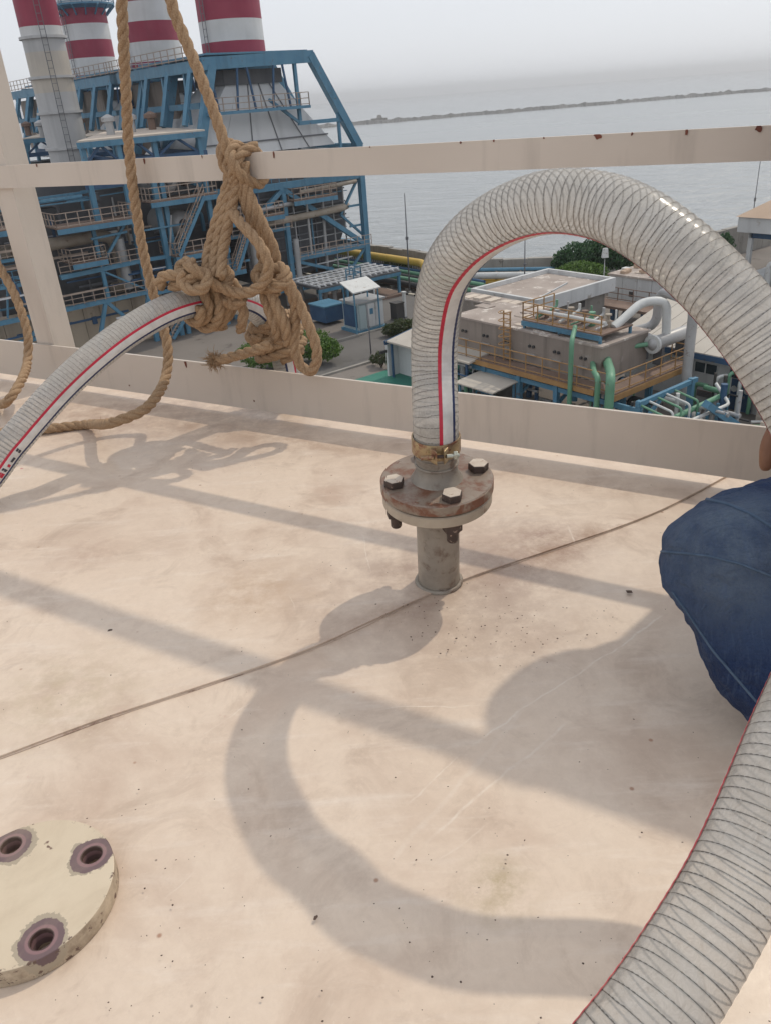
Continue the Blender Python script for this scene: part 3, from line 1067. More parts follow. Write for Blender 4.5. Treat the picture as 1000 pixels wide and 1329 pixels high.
def near_i(path, x, y):
    best = None
    for i, p in enumerate(path):
        w = p - CP
        z = w.dot(FW)
        if z < .1: continue
        sx, sy = 500 + F * w.dot(RT) / z, 664.5 - F * w.dot(UP) / z
        d = (sx - x) ** 2 + (sy - y) ** 2
        if best is None or d < best[0]: best = (d, i)
    return best[1]
random.seed(21)
# hanging rope that lies on the deck
m = MB()
pa = [rp(150, -260, .03), rp(156, -120, .03), rp(158, 0, .03), rp(163, 110, .03), rp(168, 200, .032), rp(178, 280, .035), rp(190, 345, .04), rp(206, 405, .05), rp(217, 445, .07), rp(217, 480, .10),
      at(206, 510, 1.62), at(185, 533, 1.575), at(150, 547, 1.555), gz(110, 551, .011), gz(66, 556, .011), gz(20, 560, .011), gz(-60, 560, .011), gz(-200, 545, .011), gz(-420, 520, .011)]
pth = strands(m, pa)
fuzz(m, pth, RR, 420)
o = tag(m.build('hanging_rope', 'rope', None, True), 'jute rope hanging over the mid rail and curling onto the deck behind the hose', 'rope', 'jute ropes on the railing')
m = MB()
pc = [rp(-290, -330, .012), rp(-260, -200, .03), rp(-190, 20, .03), rp(-120, 160, .03), rp(-50, 275, .03), rp(-5, 340, .035), rp(14, 372, .04), rp(28, 405, .05), rp(36, 435, .06), rp(36, 465, .08), at(27, 495, 1.82), at(12, 518, 1.78), gz(-10, 526, .011), gz(-60, 532, .011), gz(-160, 530, .011)]
pth = strands(m, pc)
fuzz(m, pth, RR, 160)
tag(m.build('hanging_rope', 'rope', None, True), 'jute rope hanging by the angle post at the left edge', 'rope', 'jute ropes on the railing')

# the tied rope: from the top rail to the mid rail, two slings to the hose, wraps, a loose bight, a frayed end
m = MB()
allp = []
def R(pts, **k):
    p = strands(m, pts, ph=random.uniform(0, 6), **k)
    allp.append(p)
    return p
R([rp(190, -260, .03), rp(207, -120, .03), rp(222, 0, .03), rp(240, 50, .03), rp(257, 90, .032), rp(276, 140, .034), rp(291, 182, .036), rp(296, 196, .034), rp(302, 210, .030)])
# turns round the mid rail
R([rp(300, 186, -.018), rp(290, 189, .006), rp(288, 200, .022), rp(292, 216, .026), rp(304, 228, .024), rp(318, 236, .012), rp(330, 238, -.014), rp(333, 222, -.024), rp(326, 204, -.02), rp(316, 193, -.004), rp(305, 190, .02), rp(299, 198, .036), rp(303, 212, .04), rp(312, 226, .034), rp(325, 236, .016), rp(340, 236, -.012), rp(343, 214, -.02), rp(330, 196, -.012), rp(318, 194, .004)])
R([rp(333, 190, -.014), rp(324, 193, .002), rp(313, 200, .022), rp(305, 215, .034), rp(302, 235, .028)])
i1, i2 = near_i(path2, 262, 390), near_i(path2, 298, 388)
# left sling, three parts
for k, (xt, xb) in enumerate(((297, 268), (303, 277), (309, 287))):
    R([rp(xt, 205, .024 + .006 * (k == 1)), rp(xt - 1, 235, .026), rp((xt + xb) / 2 - 1, 285, .045), rp(xb + 2, 330, .075), rp(xb, 360, .105)])
# right sling
for k, (xt, xb) in enumerate(((309, 343), (315, 352), (317, 360))):
    R([rp(xt, 210, .020), rp(xt + 2, 238, .022), rp((xt + xb) / 2, 285, .02), rp(xb - 4, 325, .012), rp(xb, 362, -.005)])
# wraps on the near side of the hose
R(coil(path2, fr2, near_i(path2, 246, 393), near_i(path2, 297, 388), 5, HR + RR * .9, 1.0))
R(coil(path2, fr2, near_i(path2, 284, 388), near_i(path2, 258, 390), 2.6, HR + RR * 2.4, 2.2, .005))
# knot lump over the wraps
R([at(212, 371, 1.53), at(207, 368, 1.52), at(213, 358, 1.505), at(230, 357, 1.50), at(246, 350, 1.50), at(250, 342, 1.51), at(240, 340, 1.525), at(232, 350, 1.535), at(243, 364, 1.515), at(258, 370, 1.50), at(268, 362, 1.51), at(266, 348, 1.53)])
R([at(222, 372, 1.525), at(238, 368, 1.51), at(250, 360, 1.49), at(262, 352, 1.495), at(270, 360, 1.49), at(264, 374, 1.485), at(248, 376, 1.49), at(236, 366, 1.495), at(240, 352, 1.49)])
R([at(282, 356, 1.53), at(294, 350, 1.535), at(298, 360, 1.53), at(290, 372, 1.52), at(278, 372, 1.515)])
# the big loop swinging between the two wraps
R([rp(303, 276, .04), rp(312, 289, .055), rp(328, 306, .065), rp(341, 324, .07), rp(348, 342, .07), rp(347, 358, .07), rp(338, 371, .075), rp(322, 379, .08), rp(304, 379, .085), rp(285, 372, .10), rp(268, 362, .12), rp(252, 350, .135), rp(243, 343, .13)])
# far wraps
R(coil(path2, fr2, near_i(path2, 344, 412), near_i(path2, 371, 462), 5.2, HR + RR * .9, .4))
R(coil(path2, fr2, near_i(path2, 350, 420), near_i(path2, 369, 460), 3.4, HR + RR * 2.3, 2.0, .005))
R([rp(346, 352, .012), rp(338, 348, .02), rp(332, 356, .03), rp(338, 366, .04), rp(352, 368, .045), rp(366, 364, .04), rp(371, 354, .03), rp(364, 346, .02), rp(352, 350, .025), rp(344, 362, .04), rp(350, 378, .045), rp(362, 380, .04)])
R([rp(330, 375, .035), rp(345, 374, .05), rp(362, 372, .05), rp(374, 364, .035), rp(370, 352, .02)])
R([rp(342, 380, .04), rp(347, 395, .045), rp(352, 410, .045), rp(358, 425, .045), rp(360, 440, .035)])
R([rp(352, 378, .045), rp(358, 395, .05), rp(366, 410, .05), rp(372, 428, .045), rp(374, 446, .03)])
R([rp(312, 392, .06), rp(316, 405, .06), rp(314, 420, .06), rp(312, 428, .05)])
R([rp(318, 388, .07), rp(300, 396, .08), rp(292, 386, .09)])
# loose bight on the right
R([rp(364, 356, .03), rp(374, 372, .035), rp(382, 392, .03), rp(384, 415, .028), rp(382, 440, .03), rp(385, 462, .03), rp(393, 477, .03), rp(404, 481, .03), rp(411, 468, .03), rp(410, 448, .03), rp(402, 425, .03), rp(392, 402, .03), rp(382, 380, .034), rp(372, 362, .034)])
# frayed tail
tail = R([rp(352, 446, .06), rp(338, 452, .062), rp(322, 457, .066), rp(305, 462, .068), rp(290, 466, .07), rp(280, 468, .07)])
for p in allp: fuzz(m, p, RR, max(10, len(p) // 2))
for _ in range(420):
    c = tail[-1] + Vector([random.gauss(0, .0045) for _ in range(3)])
    d = (tail[-1] - tail[-8]).normalized() * random.uniform(-.3, 1.0) + Vector([random.gauss(0, .6) for _ in range(3)])
    d.normalize()
    b = c + d * random.uniform(.008, .02)
    e = b + (d + Vector([random.gauss(0, .8) for _ in range(3)])).normalized() * random.uniform(.004, .012)
    s = d.orthogonal().normalized() * .0006
    m.add([c - s, c + s, b + s, b - s, e], [(0, 1, 2, 3), (3, 2, 4)])
tag(m.build('knotted_rope', 'rope', None, True), 'jute rope knotted round the mid rail and wrapped round the slung hose', 'rope', 'jute ropes on the railing')

# ---- blind flange lying on the deck
def blind():
    c = (gz(10, 1098, .02) + gz(55, 1210, .02)) / 2
    c.z = -.0036
    R_, T_ = .0745, .0195
    ang = [math.atan2(*( (gz(x, y, .02) - c).yx )) for x, y in ((120, 1105), (10, 1098), (55, 1210))]
    a0 = ang[0]
    holes = [(c.x + .0575 * cos(a0 + k * pi / 2), c.y + .0575 * sin(a0 + k * pi / 2)) for k in range(4)]
    cu = bpy.data.curves.new('f', 'CURVE')
    cu.dimensions = '2D'
    cu.fill_mode = 'BOTH'
    cu.extrude = T_ / 2 - .0008
    cu.bevel_depth = .0008
    cu.bevel_resolution = 2
    def circ(cx, cy, r, n):
        s = cu.splines.new('POLY')
        s.points.add(n - 1)
        for k in range(n):
            s.points[k].co = (cx + r * cos(2 * pi * k / n), cy + r * sin(2 * pi * k / n), 0, 1)
        s.use_cyclic_u = True
    circ(0, 0, R_ - .0008, 96)
    for hx, hy in holes: circ(hx - c.x, hy - c.y, .0098, 32)
    tmp = bpy.data.objects.new('tmp', cu)
    COL.objects.link(tmp)
    me = bpy.data.meshes.new_from_object(tmp.evaluated_get(bpy.context.evaluated_depsgraph_get()))
    bpy.data.objects.remove(tmp)
    me.transform(Matrix.Translation((c.x, c.y, c.z + T_ / 2 + .0004)))
    mt, nt, bs = nodes('cream_flange_worn')
    p = pos(nt)
    col = mixc(nt, ramp(nt, noi(nt, p, 12, 5), .35, .7), (.66, .56, .42), (.59, .485, .355))
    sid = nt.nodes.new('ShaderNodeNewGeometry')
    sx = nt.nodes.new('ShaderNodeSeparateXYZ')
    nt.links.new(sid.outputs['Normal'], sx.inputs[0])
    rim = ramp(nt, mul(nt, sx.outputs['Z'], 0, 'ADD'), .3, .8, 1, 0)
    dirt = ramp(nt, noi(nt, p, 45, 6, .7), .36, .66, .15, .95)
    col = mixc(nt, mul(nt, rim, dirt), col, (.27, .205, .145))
    ed = ramp(nt, noi(nt, p, 70, 6, .7), .60, .64)
    rimd = ramp(nt, dist(nt, p, (c.x, c.y, c.z + T_)), R_ - .004, R_ - .001)
    col = mixc(nt, mul(nt, ed, rimd), col, (.10, .06, .05))
    for k, (hx, hy) in enumerate(holes):
        d = dist(nt, p, (hx, hy, c.z + T_))
        wob = ramp(nt, noi(nt, p, 45, 5, .7), .3, .7, -.006, .006)
        dd = mul(nt, d, wob, 'ADD')
        out = ramp(nt, dd, .0222, .0228, 1, 0) if k % 2 else ramp(nt, dd, .0196, .0202, 1, 0)
        col = mixc(nt, out, col, (.40, .335, .25))
        inn = ramp(nt, mul(nt, d, mul(nt, wob, .35), 'ADD'), .0182, .0188, 1, 0)
        col = mixc(nt, inn, col, (.155, .10, .105))
        r2 = ramp(nt, d, .0125, .0135, 1, 0)
        col = mixc(nt, r2, col, (.25, .145, .15))
        r3 = ramp(nt, mul(nt, d, mul(nt, wob, .1), 'ADD'), .0098, .0103, 1, 0)
        col = mixc(nt, r3, col, (.08, .045, .04))
    rb = mul(nt, ramp(nt, dist(nt, p, (c.x, c.y, c.z + T_)), R_ - .0035, R_ - .0012), ramp(nt, noi(nt, p, 95, 5, .7), .58, .61))
    col = mixc(nt, rb, col, (.14, .085, .065))
    gr = ramp(nt, noi(nt, p, 9, 6, .7, .5), .5, .75, 0, .45)
    col = mixc(nt, gr, col, (.43, .34, .24))
    ch = ramp(nt, noi(nt, p, 38, 3), .70, .715)
    col = mixc(nt, ch, col, (.17, .10, .075))
    nt.links.new(col, bs.inputs['Base Color'])
    bs.inputs['Roughness'].default_value = .55
    bump(nt, bs, noi(nt, p, 150, 4), .3, .0006)
    me.materials.clear()
    me.materials.append(mt)
    o = bpy.data.objects.new('blind_flange', me)
    COL.objects.link(o)
    tag(o, 'round cream blind flange with four rust-ringed bolt holes lying on the deck', 'flange')
blind()

# ---- grit and one dark chip on the deck
random.seed(31)
m = MB()
def flake(p, r):
    n = random.randint(4, 6)
    a0 = random.uniform(0, 6.28)
    st = random.uniform(.45, 1)
    rot = random.uniform(0, 3.14)
    pts = []
    for k in range(n):
        th = a0 + 2 * pi * k / n
        x, y = cos(th) * r * random.uniform(.7, 1.2), sin(th) * r * st * random.uniform(.7, 1.2)
        pts.append(p + Vector((x * cos(rot) - y * sin(rot), x * sin(rot) + y * cos(rot), 0)))
    top = p + Vector((0, 0, r * random.uniform(.25, .6)))
    m.add(pts + [top], [(k, (k + 1) % n, n) for k in range(n)])
for _ in range(380):
    x, y = random.uniform(0, 1000), random.uniform(560, 1329)
    p = gz(x, y, 0)
    if noise.noise(p * 6) < -.1 and random.random() < .7: continue
    flake(p, random.choice((.0005, .0006, .0007, .0011)))
for _ in range(120):
    x, y = random.gauss(650, 75), random.gauss(812, 32)
    flake(gz(x, y, 0), random.choice((.0006, .0008, .0011, .0015)))
MT['grit'] = wm('grit', (.075, .05, .04), (.13, .085, .065), None, 200, .9)
tag(m.build('grit', 'grit'), 'dark rust flakes and grit scattered over the deck', None, None, 'stuff')
for (x, y, r, lab) in ((816, 768, .0055, 'dark oval pebble on the deck left of the denim knee'), (143, 818, .0048, 'thin dark paint flake on the deck left of the seam'), (410, 1191, .0035, 'small black chip on the deck inside the hose shadow')):
    m = MB()
    flake(gz(x, y, 0), r)
    tag(m.build('pebble', 'grit', None, True), lab, 'pebble', 'loose chips on the deck')

# ---- the seated person at the right: knee and knuckles reach into the picture
def skin(name, verts, edges, root, mat, parent=None, sub=2, disp=None):
    me = bpy.data.meshes.new(name)
    me.from_pydata([v[0] for v in verts], edges, [])
    o = bpy.data.objects.new(name, me)
    COL.objects.link(o)
    md = o.modifiers.new('s', 'SKIN')
    sl = me.skin_vertices[0].data
    for i, v in enumerate(verts):
        r = v[1]
        sl[i].radius = (r, r) if not isinstance(r, tuple) else r
        sl[i].use_root = (i == root)
    md.use_smooth_shade = True
    ss = o.modifiers.new('u', 'SUBSURF')
    ss.levels = ss.render_levels = sub
    if disp:
        tx = bpy.data.textures.new(name, 'CLOUDS')
        tx.noise_scale = disp[1]
        tx.noise_depth = 2
        dm = o.modifiers.new('d', 'DISPLACE')
        dm.texture = tx
        dm.texture_coords = 'GLOBAL'
        dm.strength = disp[0]
        dm.mid_level = .5
        tx2 = bpy.data.textures.new(name, 'CLOUDS')
        tx2.noise_scale = disp[1] * .42
        dm = o.modifiers.new('d2', 'DISPLACE')
        dm.texture = tx2
        dm.texture_coords = 'GLOBAL'
        dm.strength = disp[0] * .4
        dm.mid_level = .5
    dg = bpy.context.evaluated_depsgraph_get()
    ev = bpy.data.meshes.new_from_object(o.evaluated_get(dg))
    bpy.data.objects.remove(o)
    ev.materials.clear()
    ev.materials.append(MT[mat])
    for p in ev.polygons: p.use_smooth = True
    n = bpy.data.objects.new(name, ev)
    return link(n, parent)

def person():
    knee = at(910, 712, .79)
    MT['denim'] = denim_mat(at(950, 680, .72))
    hip = Vector((.66, .86, .075))
    pel = Vector((.70, .90, .18))
    t = thing('person', (pel.x, pel.y, 0), 'seated person in blue jeans, folded knee pointing left beside the arched hose', 'person')
    ch = Vector((.68, .97, .58))
    sl_, sr = Vector((.59, 1.105, .83)), Vector((.71, .90, .64))
    nk, hd = Vector((.70, 1.0, .70)), Vector((.74, 1.0, .73))
    el = Vector((.545, 1.0, .5))
    hand = Vector((.517, .885, .225))
    V = [(pel, .10), (Vector((.70, .93, .35)), .095), (ch, .095), (nk, .05), (hd, .082), (hd + Vector((-.04, -.04, .0)), .06),
         (sl_, .04), (el, .040), (hand + (el - hand) * .3, .032), (hand, (.028, .018)),
         (sr, .042), (Vector((.84, .66, .42)), .040), (Vector((.86, .52, .28)), .032), (Vector((.80, .47, .26)), .026)]
    E = [(0, 1), (1, 2), (2, 3), (3, 4), (4, 5), (2, 6), (6, 7), (7, 8), (8, 9), (2, 10), (10, 11), (11, 12), (12, 13)]
    # five fingers of the near hand curling over the thigh
    d = (hand - el).normalized()
    side = d.cross(Vector((0, 0, 1))).normalized()
    for k, (o, L) in enumerate(((-.024, .85), (-.009, 1.0), (.008, .95), (.022, .78))):
        b = len(V)
        p0 = hand + d * .03 + side * o
        V += [(p0, .0095), (p0 + d * .030 * L + Vector((0, 0, .004)), .009), (p0 + d * .048 * L + Vector((0, 0, -.016)), .008), (p0 + d * .050 * L + Vector((0, 0, -.036)), .007)]
        E += [(9, b), (b, b + 1), (b + 1, b + 2), (b + 2, b + 3)]
    b = len(V)
    V += [(hand + side * .032 + d * .002, .011), (hand + side * .046 + d * .026 + Vector((0, 0, -.012)), .009), (hand + side * .044 + d * .045 + Vector((0, 0, -.026)), .008)]
    E += [(9, b), (b, b + 1), (b + 1, b + 2)]
    skin('body', V, E, 0, 'skin', t)
    # face: nose and ears, short hair
    f = Vector((-.8, -.55, 0)).normalized()
    s = f.cross(Vector((0, 0, 1)))
    MB().tube([hd + f * .075 + Vector((0, 0, .03)), hd + f * .10 + Vector((0, 0, -.005)), hd + f * .075 + Vector((0, 0, -.015))], [.008, .013, .009], 10).build('nose', 'skin', t, True)
    for k in (-1, 1):
        MB().tube([hd + s * k * .078 + Vector((0, 0, .028)), hd + s * k * .088 + Vector((0, 0, .005)), hd + s * k * .078 + Vector((0, 0, -.02))], [.008, .014, .007], 8).build('ear', 'skin', t, True)
        MB().tube([hd + f * .070 + s * k * .03 + Vector((0, 0, .016)), hd + f * .080 + s * k * .03 + Vector((0, 0, .016))], .009, 8).build('eye', 'hair', t, True)
    bm = MB()
    vs, fs = [], []
    for i in range(9):
        ph = i / 8 * pi * .55
        for k in range(20):
            th = 2 * pi * k / 20
            rr = .094 + .004 * noise.noise(Vector((i, k, 0)))
            vs.append(hd + Vector((-.005, .01, .028)) + Vector((cos(th) * sin(ph), sin(th) * sin(ph), cos(ph))) * rr)
    fs = [(i * 20 + k, i * 20 + (k + 1) % 20, (i + 1) * 20 + (k + 1) % 20, (i + 1) * 20 + k) for i in range(8) for k in range(20)]
    bm.add(vs, fs).build('hair', 'hair', t, True)
    # shirt
    V = [(Vector((.70, .92, .24)), .15), (Vector((.70, .94, .38)), .145), (ch, .15), (nk - Vector((0, 0, .03)), .07), (sl_, .058), (sl_.lerp(el, .75), .055), (sr, .075), (sr.lerp(Vector((.84, .66, .42)), .75), .058), (Vector((.645, 1.02, .74)), .085)]
    skin('shirt', V, [(0, 1), (1, 2), (2, 3), (2, 8), (8, 4), (4, 5), (2, 6), (6, 7)], 0, 'shirt', t, 3, (.012, .06))
    # jeans: hips, near leg folded with the knee towards the pipe, far leg out of the picture
    k2 = Vector((.50, .42, .20))
    calf = at(1000, 880, .785)
    ank = at(1075, 985, .80)
    ank.z = max(ank.z, .05)
    V = [(pel, .14), (hip, .085), (hip.lerp(knee, .45), .075), (hip.lerp(knee, .78) + Vector((0, 0, .002)), .068), (knee, .064),
         (knee.lerp(calf, .30) + Vector((.006, 0, 0)), .052), (knee.lerp(calf, .65) + Vector((.008, 0, 0)), .060), (calf, .062), (ank, .05),
         (Vector((.84, .72, .14)), .12), (Vector((.98, .56, .26)), .09), (Vector((1.08, .46, .36)), .07), (Vector((1.0, .36, .2)), .06), (Vector((.93, .28, .06)), .05), (Vector((.70, .915, .33)), .135)]
    E = [(0, 1), (1, 2), (2, 3), (3, 4), (4, 5), (5, 6), (6, 7), (7, 8), (0, 9), (9, 10), (10, 11), (11, 12), (12, 13), (0, 14)]
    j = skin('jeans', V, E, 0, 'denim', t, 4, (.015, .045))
    # stitched seams laid on the cloth
    me = j.data
    from mathutils.bvhtree import BVHTree
    bv = BVHTree.FromPolygons([v.co for v in me.vertices], [tuple(p.vertices) for p in me.polygons])
    def seamline(px, r=.0014):
        pts = []
        for i in range(len(px) - 1):
            for q in range(14):
                f = q / 14
                x, y = px[i][0] + (px[i + 1][0] - px[i][0]) * f, px[i][1] + (px[i + 1][1] - px[i][1]) * f
                h = bv.ray_cast(CP, ray(x, y).normalized())
                if h[0]: pts.append(h[0] + h[1] * .0002)
        if len(pts) > 4:
            MB().tube(spline(pts[::3], .004), r, 6).build('seam', 'denim_seam', j, True)
    MT['denim_seam'] = wm('denim_seam', (.085, .13, .20), (.05, .085, .14), None, 60, .9)
    seamline(((858, 716), (885, 718), (920, 722), (960, 732), (1000, 748), (1040, 770)))
    seamline(((872, 768), (895, 800), (925, 845), (955, 880), (985, 915), (1010, 945)))
    seamline(((915, 648), (945, 655), (975, 668), (1000, 684), (1030, 706)), .0022)
    # shoe of the folded leg
    def shoe(a, d):
        d = Vector((d.x, d.y, 0)).normalized()
        a = Vector((a.x, a.y, 0))
        q = [(a + Vector((0, 0, .085)), .040), (a + Vector((0, 0, .045)), .042), (a + d * .07 + Vector((0, 0, .045)), .043), (a + d * .14 + Vector((0, 0, .036)), .036), (a + d * .20 + Vector((0, 0, .026)), .024)]
        sh = skin('shoe', q, [(0, 1), (1, 2), (2, 3), (3, 4)], 0, 'hair', t)
        s_ = d.cross(Vector((0, 0, 1)))
        pts = [a + d * l + s_ * w + Vector((0, 0, .001)) for l, w in ((-.045, -.02), (-.045, .02), (0, .043), (.1, .046), (.17, .036), (.222, .012), (.222, -.012), (.17, -.036), (.1, -.046), (0, -.043))]
        MB().prism(pts, (0, 0, .018)).build('sole', 'shirt', sh, bevel=.003)
    shoe(ank, Vector((.55, -.35, 0)))
    shoe(Vector((.93, .28, 0)), Vector((-.2, -1, 0)))
person()
#SECTION_PLANT

# ================================================================== THE PLANT
VF = 71.7
def fpt(u, h, v=VF):
    return P(u, v, h)
def px_h(x, y, u, v):
    """height above the yard at plan position (u, v) seen at picture row y"""
    r = ray(x, y)
    base = P(u, v, 0)
    hd = math.hypot(base.x, base.y)
    return CH + r.z / math.hypot(r.x, r.y) * hd - G

# ---- stacks
def stack(u, v, d, x, rows, h0, label, top=46, rail=None, plat=None, rings=(), ladder=None):
    t = thing('chimney_stack', P(u, v, h0), label, 'chimney', 'power plant chimneys')
    hs = [(px_h(x, y, u, v) if y > -900 else top, m) for y, m in rows]
    o = P(u, v, 0)
    for (ha, ma), (hb, _) in zip(hs, hs[1:]):
        # listed from the bottom up
        r0, r1 = d / 2 * (1 - .0016 * (ha - h0)), d / 2 * (1 - .0016 * (hb - h0))
        MB().lathe([(r0, ha), (r1, hb)], o, n=48).build('shell_section', ma, t, smooth=.8)
    for y in rings:
        h = px_h(x, y, u, v)
        MB().lathe([(d / 2 - .05, h - .12), (d / 2 + .16, h - .12), (d / 2 + .16, h + .1), (d / 2 - .05, h + .1)], o, n=48).build('stiffener_ring', 'stack_grey', t, smooth=.6)
    if rail is not None:
        h = px_h(x, rail, u, v)
        R0 = d / 2 + 1.0
        pl = MB().lathe([(d / 2 - .05, h - .12), (R0, h - .12), (R0, h), (d / 2 - .05, h)], o, n=40).build('platform', 'blue', t)
        pts = [o + Vector((cos(2 * pi * k / 20) * R0, sin(2 * pi * k / 20) * R0, h)) for k in range(21)]
        railing_mb(pts, 1.1, 1.2, .03).build('railing', 'fence', pl)
    if plat is not None:
        h = px_h(x, plat, u, v)
        R0 = d / 2 + 1.1
        pl = MB().lathe([(d / 2 - .05, h - .5), (R0 - .3, h - .2), (R0, h - .2), (R0, h), (d / 2 - .05, h)], o, n=32).build('platform', 'blue', t)
        pts = [o + Vector((cos(2 * pi * k / 20) * R0, sin(2 * pi * k / 20) * R0, h)) for k in range(21)]
        railing_mb(pts, 1.1, 1.2, .03).build('railing', 'blue', pl)
        m = MB()
        for k in range(16):
            th = 2 * pi * k / 16
            e = Vector((cos(th), sin(th), 0))
            m.bar(o + e * d / 2 + Vector((0, 0, h - 1.2)), o + e * R0 + Vector((0, 0, h - .2)), .14)
        m.build('bracket', 'blue', pl)
    # ladder with hoops
    if ladder is not None:
        th = ladder
        e = Vector((cos(th), sin(th), 0))
        q = Vector((-sin(th), cos(th), 0))
        m = MB()
        for s in (-.22, .22):
            m.bar(o + e * (d / 2 + .18) + q * s + Vector((0, 0, h0)), o + e * (d / 2 + .18) + q * s + Vector((0, 0, top - 1)), .05)
        h = h0
        while h < top - 1:
            m.bar(o + e * (d / 2 + .18) + q * -.22 + Vector((0, 0, h)), o + e * (d / 2 + .18) + q * .22 + Vector((0, 0, h)), .04)
            h += .6
        m.build('ladder', 'rib', t)
W_, R_c = 'stack_white', 'stack_red'
stack(43.5, 76.0, 5.9, 301, [(84, R_c), (55, W_), (27, R_c), (-4, W_), (-32, R_c), (-60, W_), (-999, W_)], 19, 'widest red and white banded chimney, rightmost of the row above the blue frame', 44, ladder=-2.3)
stack(43.5, 93.0, 5.7, 197, [(100, R_c), (81, W_), (55, R_c), (29, W_), (3, R_c), (-22, W_), (-46, R_c), (-999, W_)], 19, 'red and white banded chimney second from the right with pale railing at its foot', 46, rail=99, ladder=-2.5)
stack(43.8, 112.0, 5.6, 113, [(112, R_c), (98, W_), (76, R_c), (53, W_), (32, R_c), (8, W_), (-999, W_)], 19, 'red and white banded chimney with a blue gallery near its top', 38, rail=109, plat=6, ladder=-2.2)
c1 = at(72, 120, 74)
stack(c1.dot(EU), c1.dot(EV), 3.8, 72, [(330, 'stack_grey'), (193, 'stack_grey'), (120, 'stack_beige'), (68, 'stack_beige'), (67, 'stack_grey'), (48, W_), (34, R_c), (-6, W_), (-30, R_c), (-999, W_)], 0,
      'slimmer beige chimney behind the angle post with one red band at its top', 40, rings=(48, 100, 146, 193, 238), ladder=-1.2)

